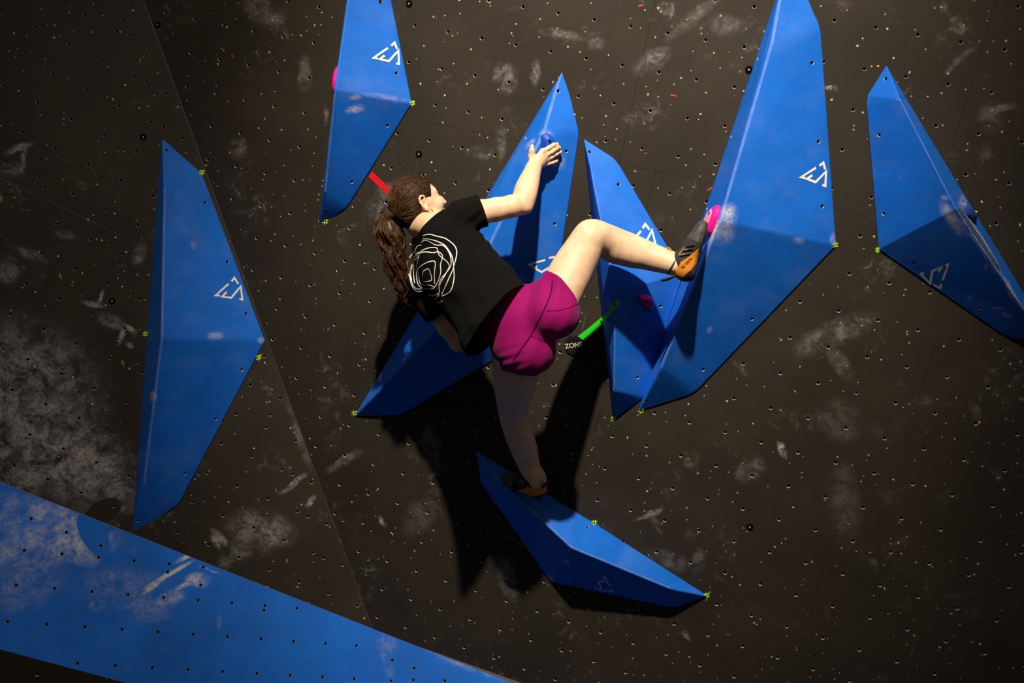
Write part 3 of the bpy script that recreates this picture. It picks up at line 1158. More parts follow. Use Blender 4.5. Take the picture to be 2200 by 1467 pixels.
# long edge hold: a thin lens glued along the steep side of the ridge
fq, fu = RIDGES['blue wedge volume at the right edge leaning right, with chalked edge holds on its ridge']
K, E_ = fu[1], fu[2]
ax = (E_ - K).normalized()
rn = (E_ - K).cross(fq[-1] - K).normalized()
rn = rn if rn.dot(Vector(R @ np.array([1.0, 0, 0]))) > 0 else -rn
side = rn.cross(ax).normalized()
side = side if side.dot(fq[-1] - K) > 0 else -side
root = empty('climbing_hold', K + ax * 0.14)
tag(root, 'long thin chalk-greyed edge hold running down the ridge of the far right volume', 'climbing hold')
LEN, NSEG = 0.29, 16
prof = []
for i in range(NSEG + 1):
    t = i / NSEG
    w_ = 0.003 + 0.036 * math.sin(math.pi * min(1, t * 1.02)) ** 0.8
    c_ = K + ax * (0.004 + LEN * t) + side * 0.004
    prof.append([c_ - rn * 0.004, c_ + rn * 0.007, c_ + side * w_ * 0.15 + rn * 0.012, c_ + side * w_ + rn * 0.010, c_ + side * (w_ + 0.004) + rn * 0.003, c_ + side * (w_ + 0.004) - rn * 0.004])
vv = [p for r_ in prof for p in r_]
ff = [(i * 6 + k, i * 6 + (k + 1) % 6, (i + 1) * 6 + (k + 1) % 6, (i + 1) * 6 + k) for i in range(NSEG) for k in range(6)]
ff += [tuple(reversed(range(6))), tuple(NSEG * 6 + k for k in range(6))]
o = mesh_obj('hold_body', vv, ff, M_HCHALK, root)
bm = bmesh.new()
bm.from_mesh(o.data)
bmesh.ops.recalc_face_normals(bm, faces=bm.faces)
bm.to_mesh(o.data)
bm.free()
M_RIM = simple('chalk_white', (0.60, 0.60, 0.62), 0.9, 0.1, grain=0.4, scale=60)
for k, (i0, i1) in ((2, (0, 12)), (3, (4, 15))):
    vv, ff = [], []
    for i in range(i0, i1 + 1):
        c_ = prof[i][k]
        wd = 0.0038 * math.sin(math.pi * (i - i0 + 0.3) / (i1 - i0 + 0.6)) ** 0.6
        vv += [c_ - side * wd + rn * 0.0012, c_ + side * wd * 0.4 + rn * 0.0018]
    ff = [(2 * q, 2 * q + 1, 2 * q + 3, 2 * q + 2) for q in range(len(vv) // 2 - 1)]
    ed = mesh_obj('rubbed_edge', vv, ff, M_RIM, root)
    ed['label'] = 'chalk-white rubbed edge'
# pink hold on the hidden side of the top volume: only its edge shows past the ridge
tv = VOL['top'][1]
n_top = NV(MAIN)
pa, pb, pc = P(718, 192, 0.24), P(765, -100, 0.13), P(745, 150, 0.012)
ln = (pb - pa).cross(pc - pa).normalized()
if ln.dot(Vector(R @ np.array([-1, 0, 0]))) < 0:
    ln = -ln
ax = (pb - pa).normalized()
side = ln.cross(ax).normalized()
if side.dot(n_top) > 0:
    side = -side
c0 = pa + ax * 0.050 + side * 0.055
root = empty('climbing_hold', c0)
tag(root, 'pink hold peeping out behind the ridge of the top volume', 'climbing hold', 'pink half-moon holds')
bm = bmesh.new()
rings = []
for (hh, k) in ((-0.01, 1.0), (0.010, 1.0), (0.021, 0.72)):
    rings.append([bm.verts.new(c0 + ln * hh + (ax * 0.062 * math.cos(t) + side * 0.040 * math.sin(t)) * k) for t in [2 * math.pi * i / 14 for i in range(14)]])
bm.faces.new(rings[0][::-1])
bm.faces.new(rings[2])
for A, B in zip(rings[:-1], rings[1:]):
    for i in range(14):
        bm.faces.new((A[i], A[(i + 1) % 14], B[(i + 1) % 14], B[i]))
bmesh.ops.recalc_face_normals(bm, faces=bm.faces)
rounded(bm, 0.004, 2, 15)
bm_obj('hold_body', bm, M_PINK, root, smooth=True)


# ------------------------------------------------------------------ round ZONE tag
def text_mesh(txt, size, font_scale=1.0):
    cu = bpy.data.curves.new('text', 'FONT')
    cu.body = txt
    cu.size = size
    cu.align_x = 'CENTER'
    cu.align_y = 'CENTER'
    cu.extrude = 0.0004
    o = bpy.data.objects.new('text', cu)
    COL.objects.link(o)
    dg = bpy.context.evaluated_depsgraph_get()
    dg.update()
    me = bpy.data.meshes.new_from_object(o.evaluated_get(dg))
    bpy.data.objects.remove(o)
    bpy.data.curves.remove(cu)
    return me


M_TAG = simple('black_plastic', (0.006, 0.006, 0.007), 0.45, 0.4)
M_LETTER = simple('pale_lettering', (0.75, 0.73, 0.70), 0.6, 0.3)
zc = P(1234.5, 742)
zr = empty('zone_tag', zc)
tag(zr, 'round black tag reading ZONE at the lower end of the green tape', 'tag')
nz = NV()
vv, ff = [], []
cyl(vv, ff, zc, nz, 0.0435, 0.0425, 0.0005, 0.006, 40)
mesh_obj('disc', vv, ff, M_TAG, zr)
vv, ff = [], []
cyl(vv, ff, P(1232.5, 724.5), nz, 0.006, 0.004, 0.004, 0.010, 12)
mesh_obj('bolt', vv, ff, simple('dark_bolt', (0.06, 0.055, 0.055), 0.4, 0.4, metal=0.6), zr)
me = text_mesh('ZONE', 0.029)
me.materials.append(M_LETTER)
xa = (P(1250, 739.3) - P(1218, 743.2)).normalized()
ya = nz.cross(xa).normalized()
m4 = Matrix.Identity(4)
for i, v in enumerate((xa, ya, nz)):
    m4[0][i], m4[1][i], m4[2][i] = v
m4.translation = P(1233.5, 741.5) + nz * 0.0068
to = bpy.data.objects.new('lettering', me)
to.matrix_basis = m4
link(to, zr)

# ------------------------------------------------------------------ the climber
# soft solids are blended as distance fields on a grid (camera axes, metres) and skinned with surface nets
def smooth_line(pts, n=4):
    out = []
    for i in range(len(pts) - 1):
        p0, p1, p2, p3 = pts[max(i - 1, 0)], pts[i], pts[i + 1], pts[min(i + 2, len(pts) - 1)]
        for j in range(n):
            t = j / n
            out.append(tuple(0.5 * (2 * b + (c - a) * t + (2 * a - 5 * b + 4 * c - d) * t * t + (3 * b - a - 3 * c + d) * t ** 3)
                             for a, b, c, d in zip(p0, p1, p2, p3)))
    out.append(pts[-1])
    return out


class Field:
    def __init__(s):
        s.pr = []

    def add(s, fn, lo, hi, k, op='u'):
        s.pr.append((fn, np.array(lo, float) - k - 0.012, np.array(hi, float) + k + 0.012, k, op))

    def cone(s, a, b, ra, rb, k=0.015, flat=None, op='u'):
        a, b = np.array(a, float), np.array(b, float)
        r = max(ra, rb)
        if flat is not None:
            ax, fac = nrm(flat[0]), flat[1]
            S = np.eye(3) + np.outer(ax, ax) * (1 / fac - 1)
            sc = min(1.0, fac)
        else:
            S, sc = None, 1.0
        a2, b2 = (a, b) if S is None else (S @ a, S @ b)
        ba = b2 - a2
        L2 = float(ba @ ba) + 1e-12

        def fn(p):
            q = p if S is None else p @ S.T.astype(np.float32)
            pa = q - a2.astype(np.float32)
            t = np.clip(pa @ (ba / L2).astype(np.float32), 0, 1)
            d = np.sqrt(((pa - t[..., None] * ba.astype(np.float32)) ** 2).sum(-1)) - (ra + (rb - ra) * t)
            return d * sc
        e = r * max(1.0, (flat[1] if flat is not None else 1.0))
        s.add(fn, np.minimum(a, b) - e, np.maximum(a, b) + e, k, op)

    def chain(s, pts, k=0.015, flat=None, op='u'):
        for (p, r), (q, t) in zip(pts[:-1], pts[1:]):
            s.cone(p, q, r, t, k, flat, op)

    def limb(s, pts, k=0.015, n=4):
        q = smooth_line([tuple(p) + (r,) for p, r in pts], n)
        s.chain([(np.array(v[:3]), v[3]) for v in q], k)

    def ell(s, c, axes, rad, k=0.012, op='u'):
        c, A, rad = np.array(c, float), np.array(axes, float), np.array(rad, float)

        def fn(p):
            q = (p - c.astype(np.float32)) @ A.T.astype(np.float32)
            k0 = np.sqrt(((q / rad.astype(np.float32)) ** 2).sum(-1))
            k1 = np.sqrt(((q / (rad ** 2).astype(np.float32)) ** 2).sum(-1)) + 1e-6
            return k0 * (k0 - 1) / k1
        e = np.sqrt(((A * rad[:, None]) ** 2).sum(0))
        s.add(fn, c - e, c + e, k, op)

    def eval(s, lo, n, vs):
        D = np.full(n, 1.0, np.float32)
        for fn, bl, bh, k, op in s.pr:
            i0 = np.maximum(0, np.floor((bl - lo) / vs).astype(int))
            i1 = np.minimum(n, np.ceil((bh - lo) / vs).astype(int) + 1)
            if (i1 <= i0).any():
                continue
            g = np.stack(np.meshgrid(*[(lo[a] + np.arange(i0[a], i1[a]) * vs).astype(np.float32) for a in range(3)], indexing='ij'), -1)
            d = fn(g)
            sl = tuple(slice(i0[a], i1[a]) for a in range(3))
            cur = D[sl]
            if op == 'u':
                h = np.maximum(k - np.abs(cur - d), 0) / k
                D[sl] = np.minimum(cur, d) - h * h * k * 0.25
            else:                                        # carve away
                h = np.maximum(k - np.abs(cur + d), 0) / k
                D[sl] = np.maximum(cur, -d) + h * h * k * 0.25
        return D

    def mesh(s, vs, smooth=2, slab=96):
        lo = np.min([p[1] for p in s.pr if p[4] == 'u'], 0) - 2 * vs
        hi = np.max([p[2] for p in s.pr if p[4] == 'u'], 0) + 2 * vs
        N = np.ceil((hi - lo) / vs).astype(int) + 1
        keys, verts, quads = [], [], []
        mul = np.array([N[1] * N[2], N[2], 1], np.int64)
        off8 = [(i, j, k) for i in (0, 1) for j in (0, 1) for k in (0, 1)]
        edges = [(p, q) for p in off8 for q in off8 if sum(q) - sum(p) == 1 and all(b >= a for a, b in zip(p, q))]
        for i0 in range(1, N[0] - 1, slab):
            i1 = min(i0 + slab, N[0] - 1)
            st = i0 - 1
            n = np.array([i1 - st + 1, N[1], N[2]])
            D = s.eval(lo + np.array([st * vs, 0, 0]), n, vs)
            S = D < 0
            C = np.zeros(n - 1, np.int8)
            for (a, b, c) in off8:
                C += S[a:n[0] - 1 + a, b:n[1] - 1 + b, c:n[2] - 1 + c]
            idx = np.argwhere((C > 0) & (C < 8))
            if not len(idx):
                continue
            acc = np.zeros((len(idx), 3))
            cnt = np.zeros(len(idx))
            for p, q in edges:
                A, B = idx + p, idx + q
                da, db = D[tuple(A.T)], D[tuple(B.T)]
                x = (da < 0) != (db < 0)
                t = np.where(x, da / np.where(x, da - db, 1), 0)
                pos = np.array(p) + t[:, None] * (np.array(q) - np.array(p))
                acc += np.where(x[:, None], pos, 0)
                cnt += x
            gi = idx + np.array([st, 0, 0])
            keys.append(gi @ mul)
            verts.append(lo + (gi + acc / cnt[:, None]) * vs)
            for ax in range(3):
                o = [0, 0, 0]
                o[ax] = 1
                a = S[:n[0] - o[0], :n[1] - o[1], :n[2] - o[2]]
                b = S[o[0]:, o[1]:, o[2]:]
                e = np.argwhere(a != b)
                e = e[(e[:, 0] >= 1) & (e[:, 0] + st < i1) & (e[:, 1] >= 1) & (e[:, 2] >= 1)]
                u, w = [(1, 2), (2, 0), (0, 1)][ax]
                du, dw = np.zeros(3, int), np.zeros(3, int)
                du[u] = 1
                dw[w] = 1
                ge = e + np.array([st, 0, 0])
                q = np.stack([(ge - du - dw) @ mul, (ge - dw) @ mul, ge @ mul, (ge - du) @ mul], 1)
                ins = S[tuple(e.T)]
                q[~ins] = q[~ins][:, ::-1]
                quads.append(q)
        keys, verts, quads = np.concatenate(keys), np.concatenate(verts), np.concatenate(quads)
        uk, first = np.unique(keys, return_index=True)
        V = verts[first]
        ok = np.isin(quads, uk).all(1)
        Q = np.searchsorted(uk, quads[ok])
        return smooth_mesh(V, Q, smooth), Q


def smooth_mesh(V, Q, it, lam=0.5):
    e = np.concatenate([Q[:, [0, 1]], Q[:, [1, 2]], Q[:, [2, 3]], Q[:, [3, 0]]])
    e = np.concatenate([e, e[:, ::-1]])
    V = V.copy()
    deg = np.bincount(e[:, 0], minlength=len(V)).astype(float)
    deg[deg == 0] = 1
    for i in range(it):
        for l in (lam, -lam * 0.96):
            av = np.stack([np.bincount(e[:, 0], weights=V[e[:, 1], a], minlength=len(V)) for a in range(3)], 1) / deg[:, None]
            V += l * (av - V)
    return V


def normals(V, Q):
    n = np.cross(V[Q[:, 2]] - V[Q[:, 0]], V[Q[:, 3]] - V[Q[:, 1]])
    out = np.zeros_like(V)
    for a in range(4):
        for c in range(3):
            out[:, c] += np.bincount(Q[:, a], weights=n[:, c], minlength=len(V))
    return out / (np.linalg.norm(out, axis=1)[:, None] + 1e-12)


def cut(V, Q, p, n):
    """drop what lies beyond the plane (p, n) and slide the rim vertices onto it"""
    d = (V - p) @ n
    return d


def field_obj(name, V, Q, mat, parent, smooth=True):
    Vw = V @ R.T + CAM
    me = bpy.data.meshes.new(name)
    me.vertices.add(len(Vw))
    me.vertices.foreach_set('co', Vw.astype(np.float32).ravel())
    me.loops.add(Q.size)
    me.loops.foreach_set('vertex_index', Q.astype(np.int32).ravel())
    me.polygons.add(len(Q))
    me.polygons.foreach_set('loop_start', np.arange(0, Q.size, Q.shape[1], dtype=np.int32))
    me.polygons.foreach_set('use_smooth', np.ones(len(Q), bool))
    me.update(calc_edges=True)
    me.validate()
    mats = mat if isinstance(mat, (list, tuple)) else [mat]
    for m in mats:
        me.materials.append(m)
    o = bpy.data.objects.new(name, me)
    return link(o, parent)


def J(px, py, h):
    return MAIN.px(px, py, h)


def surf(px, py, lift=0.0, only=None):
    """camera-axes point on a rigid surface under a pixel, lifted along its normal"""
    p, n = hit(px, py, only)
    q = R.T @ (np.array(p) - CAM)
    nn = R.T @ np.array(n)
    r = nrm(ray(px, py))
    return q - r * lift / max(0.5, abs(nn @ r))


def nsurf(px, py, only=None):
    return R.T @ np.array(hit(px, py, only)[1])


def noise3(V, scale, seed=0.0):
    """smooth pseudo-noise from a few sine waves, about -1..1"""
    rng = np.random.RandomState(int(seed * 10) + 3)
    out = np.zeros(len(V))
    for i in range(6):
        k = rng.normal(size=3)
        k = k / np.linalg.norm(k) * scale * rng.uniform(0.6, 1.6)
        out += np.sin(V @ k + rng.uniform(0, 6.28))
    return out / 3.0


# ---- skeleton (pixels of the photograph and height above the main wall)
NB = J(926, 482, 0.46)
SHR = J(996, 464, 0.42)
SHL = J(905, 612, 0.41)
PV = J(1135, 702, 0.565)
HPR = J(1183, 668, 0.55)
HPL = J(1112, 748, 0.55)
AX = nrm(PV - NB)
LAT = SHR - SHL
LAT = nrm(LAT - AX * (LAT @ AX))
BK = np.cross(AX, LAT)
BK = nrm(BK if BK[2] < 0 else -BK)          # out of the back, towards the camera

# head frame: forward, up, and towards the right ear
HF = nrm([0.79, -0.445, 0.45])
HR = np.array([0.16, 0.06, -0.98])
HR = nrm(HR - HF * (HR @ HF))
HU = np.cross(HR, HF)
HU = HU if HU[1] < 0 else -HU
HEADS = 0.98
HC = J(916, 441, 0.42) - HR * 0.068


def HD(f, u, s_):
    return HC + (HF * f + HU * u + HR * s_) * HEADS


HAX = np.array([HF, HU, HR])
low = [VOL['low'][1]]
hp_, tp_ = J(1171, 1078, 0.175), surf(1086, 1034, 0.006, low)
nn = nsurf(1135, 1060, low)
T_ = nrm(tp_ - hp_)
nn = nrm([-0.04, -0.88, -0.42])
U_ = nrm(nn - T_ * (nn @ T_))
L_ = np.cross(T_, U_)
L_ = L_ if L_ @ np.array([0, 0, -1.0]) > 0 else -L_
SHOE_L = (hp_, T_, U_, L_)
ankL = hp_ + T_ * 0.046 + U_ * 0.104
footL = hp_ + T_ * 0.046 + U_ * 0.062
skin = Field()
# torso under the clothes
skin.cone(J(950, 520, 0.425), J(985, 575, 0.46), 0.098, 0.120, 0.03, (BK, 0.66))
skin.cone(J(985, 575, 0.46), J(1030, 630, 0.495), 0.120, 0.108, 0.03, (BK, 0.66))
skin.cone(J(1030, 630, 0.495), J(1090, 694, 0.545), 0.104, 0.104, 0.03, (BK, 0.68))
skin.cone(J(1090, 694, 0.545), J(1145, 715, 0.56), 0.104, 0.098, 0.03, (BK, 0.72))
skin.cone(SHR - LAT * 0.03, SHL + LAT * 0.03, 0.052, 0.052, 0.03)
skin.chain([(NB + AX * 0.03, 0.062), (HD(-0.030, -0.055, 0), 0.052), (HD(-0.02, -0.01, 0), 0.052)], 0.02)
# buttocks and thighs
skin.ell(J(1190, 684, 0.585), np.eye(3), (0.078, 0.078, 0.080), 0.03)
skin.ell(J(1133, 757, 0.585), np.eye(3), (0.090, 0.085, 0.080), 0.03)
skin.limb([(HPR - BK * 0.015, 0.074), (J(1222, 593, 0.455), 0.0760), (J(1252, 538, 0.41), 0.064), (J(1270, 506, 0.395), 0.0515),
            (J(1294, 514, 0.350), 0.0535), (J(1321, 526, 0.310), 0.0560), (J(1360, 539, 0.282), 0.0530), (J(1399, 552, 0.275), 0.0435),
            (J(1432, 562, 0.282), 0.0370), (J(1463, 572, 0.290), 0.0325)], 0.022)
skin.ell(J(1263, 496, 0.385), np.eye(3), (0.036, 0.034, 0.040), 0.02)            # knee cap
skin.cone(J(1322, 540, 0.325), J(1360, 550, 0.298), 0.040, 0.034, 0.03)         # calf
skin.ell(J(1448, 574, 0.316), np.eye(3), (0.012, 0.012, 0.010), 0.012)           # ankle bone
skin.limb([(HPL, 0.094), (J(1108, 812, 0.47), 0.083), (J(1103, 856, 0.385), 0.062), (J(1102, 884, 0.335), 0.050),
            (J(1107, 908, 0.298), 0.049), (J(1117, 940, 0.255), 0.0505), (J(1129, 974, 0.205), 0.0450), (J(1140, 1008, 0.180), 0.0345),
            (ankL, 0.0285), (footL, 0.022)], 0.022)
skin.cone(J(1120, 930, 0.285), J(1130, 966, 0.235), 0.036, 0.030, 0.03)
# right arm
wrist = surf(1148, 356, 0.062, [VOL['middle'][1]])
hand_on = [VOL['middle'][1]]


def toward(a, b, t):
    return a + (b - a) * t


elbow = J(1124, 440, 0.31)
skin.chain([(SHR, 0.056), (J(1034, 456, 0.400), 0.0450), (J(1066, 450, 0.375), 0.0430), (J(1100, 443, 0.345), 0.0410), (elbow, 0.0345)], 0.02)
fore = J(1129, 413, 0.285)
skin.limb([(elbow, 0.0335), (fore, 0.0390), (toward(fore, wrist, 0.40), 0.0330), (toward(fore, wrist, 0.75), 0.0250), (wrist, 0.0225)], 0.02)
skin.ell(J(1130, 447, 0.32), np.eye(3), (0.020, 0.018, 0.020), 0.014)
# left arm, mostly hidden under the chest, hand on the ridge of the middle volume
elL = J(985, 735, 0.36)
handL = surf(1012, 668, 0.045, hand_on)
skin.chain([(SHL, 0.055), (J(938, 668, 0.39), 0.043), (J(962, 702, 0.375), 0.040), (elL, 0.035), (toward(elL, handL, 0.35), 0.038), (handL, 0.024)], 0.02)


def hand(wr, knuckles, fingers, thumb, palm_r, k=0.006):
    """palm fans from the wrist to four knuckles; fingers are bent chains of (point, radius)"""
    for kn in knuckles:
        skin.cone(wr, kn, palm_r * 1.12, palm_r * 0.82, 0.012)
    for a, b in zip(knuckles[:-1], knuckles[1:]):
        skin.cone(toward(wr, a, 0.6), toward(wr, b, 0.6), palm_r * 0.9, palm_r * 0.9, 0.010)
    for f in fingers:
        skin.chain(f, k)
    skin.chain(thumb, 0.008)


S = lambda x, y, l: surf(x, y, l, hand_on)
kn = [S(1166, 325, 0.050), S(1173, 333, 0.048), S(1172, 344, 0.044), S(1166, 354, 0.040)]
fin = [
    [(kn[0], .0100), (S(1180, 317.5, 0.046), .0092), (S(1190, 311.5, 0.038), .0085), (S(1196.5, 310.5, 0.018), .0076), (S(1196, 313, 0.0085), .0070)],
    [(kn[1], .0102), (S(1186, 326, 0.045), .0094), (S(1196, 319, 0.036), .0086), (S(1201, 317.5, 0.018), .0078), (S(1200, 320, 0.0085), .0070)],
    [(kn[2], .0098), (S(1185, 337.5, 0.040), .0088), (S(1196, 330.5, 0.032), .0082), (S(1203.5, 327, 0.016), .0074), (S(1202, 329, 0.0085), .0068)],
    [(kn[3], .0088), (S(1177, 352, 0.040), .0078), (S(1188, 349, 0.036), .0074), (S(1195.5, 345.5, 0.024), .0070), (S(1195, 344, 0.010), .0064)],
]
thumb = [(toward(wrist, S(1142, 345, 0.050), 0.5), .0150), (S(1142, 336, 0.048), .0135), (S(1142.5, 324, 0.036), .0112), (S(1143.5, 314.5, 0.018), .0085)]
hand(wrist, kn, fin, thumb, 0.0155)
# left hand (hidden): flat on the ridge
u0 = nrm(handL - elL)
for i in range(4):
    b = handL + np.cross(u0, BK) * (0.027 - 0.018 * i) + u0 * 0.055
    skin.cone(handL, b, 0.017, 0.012, 0.01)
    skin.chain([(b, .0095), (b + u0 * 0.035, .0085), (b + u0 * 0.055 - BK * 0.018, .0075)], 0.004)
skin.chain([(handL, 0.014), (handL + np.cross(u0, BK) * 0.04 + u0 * 0.02, .012), (handL + np.cross(u0, BK) * 0.06 + u0 * 0.045, .009)], 0.006)
# head
skin.ell(HD(-0.006, 0.042, 0), HAX, np.array([0.095, 0.088, 0.073]) * HEADS, 0.012)
skin.ell(HD(0.040, 0.022, 0), HAX, np.array([0.055, 0.075, 0.062]) * HEADS, 0.02)
skin.ell(HD(0.045, -0.030, 0), HAX, np.array([0.044, 0.060, 0.053]) * HEADS, 0.02)
skin.chain([(HD(0.015, -0.050, 0.045), .018), (HD(0.062, -0.080, 0.020), .018), (HD(0.078, -0.085, 0), .018), (HD(0.062, -0.080, -0.020), .018), (HD(0.015, -0.050, -0.045), .018)], 0.025)
for sg in (1, -1):
    skin.ell(HD(0.066, -0.010, 0.036 * sg), HAX, (0.024, 0.022, 0.022), 0.02)          # cheekbone
    skin.cone(HD(0.082, 0.040, 0.016 * sg), HD(0.070, 0.038, 0.044 * sg), 0.011, 0.011, 0.014)   # brow
    skin.ell(HD(0.094, 0.020, 0.031 * sg), HAX, (0.013, 0.011, 0.015), 0.008, 'c')     # eye socket
    skin.ell(HD(0.094, -0.020, 0.010 * sg), HAX, (0.011, 0.008, 0.009), 0.008)         # nostril
skin.chain([(HD(0.090, 0.028, 0), .009), (HD(0.104, 0.002, 0), .0095), (HD(0.113, -0.016, 0), .0100)], 0.010)
skin.cone(HD(0.091, -0.046, 0.016), HD(0.091, -0.046, -0.016), 0.0075, 0.0075, 0.008)
skin.cone(HD(0.089, -0.058, 0.013), HD(0.089, -0.058, -0.013), 0.0080, 0.0080, 0.008)
# ears: a C-shaped rim around a shallow bowl, tilted back
for sg in (1, -1):
    e = lambda f, u, o_: HD(f - 0.004, u + 0.010, (0.070 + o_) * sg)
    skin.ell(e(-0.006, 0.002, 0.002), HAX, (0.017, 0.028, 0.007), 0.006)
    rim = [(e(0.010, 0.016, 0.004), .0040), (e(0.006, 0.028, 0.009), .0042), (e(-0.008, 0.032, 0.014), .0045), (e(-0.020, 0.024, 0.017), .0045),
           (e(-0.024, 0.008, 0.017), .0042), (e(-0.019, -0.010, 0.013), .0040), (e(-0.009, -0.024, 0.008), .0055), (e(0.002, -0.027, 0.005), .0060)]
    skin.chain(rim, 0.003)
    skin.chain([(e(0.008, 0.004, 0.004), .0040), (e(0.009, -0.004, 0.006), .0046), (e(0.007, -0.010, 0.005), .004)], 0.003)
    skin.chain([(e(-0.010, 0.020, 0.010), .0035), (e(-0.013, 0.004, 0.010), .0036), (e(-0.007, -0.010, 0.007), .0036)], 0.003)
    skin.ell(e(-0.001, -0.002, 0.008), HAX, (0.009, 0.011, 0.006), 0.004, 'c')

person = empty('person', W(surf(1130, 1060)))
tag(person, 'climber seen from behind in black t-shirt and magenta shorts, reaching up right, one knee raised', 'person')


def skin_material():
    m, nt, b = new_mat('skin')
    tc = nt.nodes.new('ShaderNodeTexCoord')
    nz_ = nt.nodes.new('ShaderNodeTexNoise')
    nz_.inputs['Scale'].default_value = 26
    nz_.inputs['Detail'].default_value = 5
    nt.links.new(tc.outputs['Object'], nz_.inputs['Vector'])
    mx = nt.nodes.new('ShaderNodeMix')
    mx.data_type = 'RGBA'
    mx.inputs[6].default_value = (0.66, 0.43, 0.28, 1)
    mx.inputs[7].default_value = (0.76, 0.52, 0.36, 1)
    mr = nt.nodes.new('ShaderNodeMapRange')
    mr.inputs[1].default_value = 0.35
    mr.inputs[2].default_value = 0.65
    nt.links.new(nz_.outputs[0], mr.inputs[0])
    nt.links.new(mr.outputs[0], mx.inputs[0])
    nt.links.new(mx.outputs[2], b.inputs['Base Color'])
    b.inputs['Roughness'].default_value = 0.52
    b.inputs['Specular IOR Level'].default_value = 0.35
    b.inputs['Subsurface Weight'].default_value = 0.12
    b.inputs['Subsurface Radius'].default_value = (0.012, 0.005, 0.003)
    b.inputs['Subsurface Scale'].default_value = 0.6
    n2 = nt.nodes.new('ShaderNodeTexNoise')
    n2.inputs['Scale'].default_value = 420
    nt.links.new(tc.outputs['Object'], n2.inputs['Vector'])
    bp = nt.nodes.new('ShaderNodeBump')
    bp.inputs['Strength'].default_value = 0.08
    bp.inputs['Distance'].default_value = 0.001
    nt.links.new(n2.outputs[0], bp.inputs['Height'])
    nt.links.new(bp.outputs[0], b.inputs['Normal'])
    return m


M_SKIN = skin_material()
V, Q = skin.mesh(0.0032, 2)
body = field_obj('body', V, Q, M_SKIN, person)


# ---- clothes: a solid is skinned, opened at its hems by planes, and given the thickness of cloth
def open_cloth(V, Q, planes):
    """planes: (point, outward normal, test point radius or None)"""
    bm = bmesh.new()
    vs = [bm.verts.new(v) for v in V]
    for q in Q:
        try:
            bm.faces.new([vs[i] for i in q])
        except ValueError:
            pass
    for p, n, lim in planes:
        p, n = Vector(p), Vector(n).normalized()
        geom = bm.verts[:] + bm.edges[:] + bm.faces[:]
        if lim is not None:
            c, r = Vector(lim[0]), lim[1]
            fs = [f for f in bm.faces if (f.calc_center_median() - c).length < r]
            es = {e for f in fs for e in f.edges}
            vv = {v for f in fs for v in f.verts}
            geom = list(vv) + list(es) + fs
        res = bmesh.ops.bisect_plane(bm, geom=geom, plane_co=p, plane_no=n, dist=1e-6)
        kill = [f for f in bm.faces if (f.calc_center_median() - p).dot(n) > 1e-6 and
                (lim is None or (f.calc_center_median() - Vector(lim[0])).length < lim[1])]
        bmesh.ops.delete(bm, geom=kill, context='FACES')
    # keep the largest piece
    seen, best = set(), []
    bm.faces.ensure_lookup_table()
    for f in bm.faces:
        if f in seen:
            continue
        st, comp = [f], []
        seen.add(f)
        while st:
            g_ = st.pop()
            comp.append(g_)
            for e in g_.edges:
                for h_ in e.link_faces:
                    if h_ not in seen:
                        seen.add(h_)
                        st.append(h_)
        if len(comp) > len(best):
            best = comp
    keep = set(best)
    bmesh.ops.delete(bm, geom=[f for f in bm.faces if f not in keep], context='FACES')
    return bm


def cloth_obj(name, bm, mat, parent, thick):
    for v in bm.verts:
        v.co = Vector(W(v.co))
    bmesh.ops.recalc_face_normals(bm, faces=bm.faces)
    o = bm_obj(name, bm, mat, parent, smooth=True)
    md = o.modifiers.new('cloth', 'SOLIDIFY')
    md.thickness = thick
    md.offset = -1
    eval_replace(o)
    o.data.polygons.foreach_set('use_smooth', [True] * len(o.data.polygons))
    return o


def cloth_material(name, col, weave, rough, fuzz=0.0):
    m, nt, b = new_mat(name)
    tc = nt.nodes.new('ShaderNodeTexCoord')
    nz_ = nt.nodes.new('ShaderNodeTexNoise')
    nz_.inputs['Scale'].default_value = weave
    nz_.inputs['Detail'].default_value = 2
    nt.links.new(tc.outputs['Object'], nz_.inputs['Vector'])
    mr = nt.nodes.new('ShaderNodeMapRange')
    mr.inputs[1].default_value = 0.3
    mr.inputs[2].default_value = 0.7
    mr.inputs[3].default_value = 0.8
    mr.inputs[4].default_value = 1.2
    nt.links.new(nz_.outputs[0], mr.inputs[0])
    mx = nt.nodes.new('ShaderNodeMix')
    mx.data_type = 'RGBA'
    mx.blend_type = 'MULTIPLY'
    mx.inputs[0].default_value = 1
    mx.inputs[6].default_value = (*col, 1)
    nt.links.new(mr.outputs[0], mx.inputs[7])
    nt.links.new(mx.outputs[2], b.inputs['Base Color'])
    b.inputs['Roughness'].default_value = rough
    b.inputs['Specular IOR Level'].default_value = 0.12
    b.inputs['Sheen Weight'].default_value = fuzz
    b.inputs['Sheen Roughness'].default_value = 0.5
    n2 = nt.nodes.new('ShaderNodeTexNoise')
    n2.inputs['Scale'].default_value = 38
    n2.inputs['Detail'].default_value = 5
    n2.inputs['Roughness'].default_value = 0.6
    nt.links.new(tc.outputs['Object'], n2.inputs['Vector'])
    bp = nt.nodes.new('ShaderNodeBump')
    bp.inputs['Strength'].default_value = 0.25
    bp.inputs['Distance'].default_value = 0.004
    nt.links.new(n2.outputs[0], bp.inputs['Height'])
    b2 = nt.nodes.new('ShaderNodeBump')
    b2.inputs['Strength'].default_value = 0.2
    b2.inputs['Distance'].default_value = 0.001
    nt.links.new(nz_.outputs[0], b2.inputs['Height'])
    nt.links.new(bp.outputs[0], b2.inputs['Normal'])
    nt.links.new(b2.outputs[0], b.inputs['Normal'])
    return m


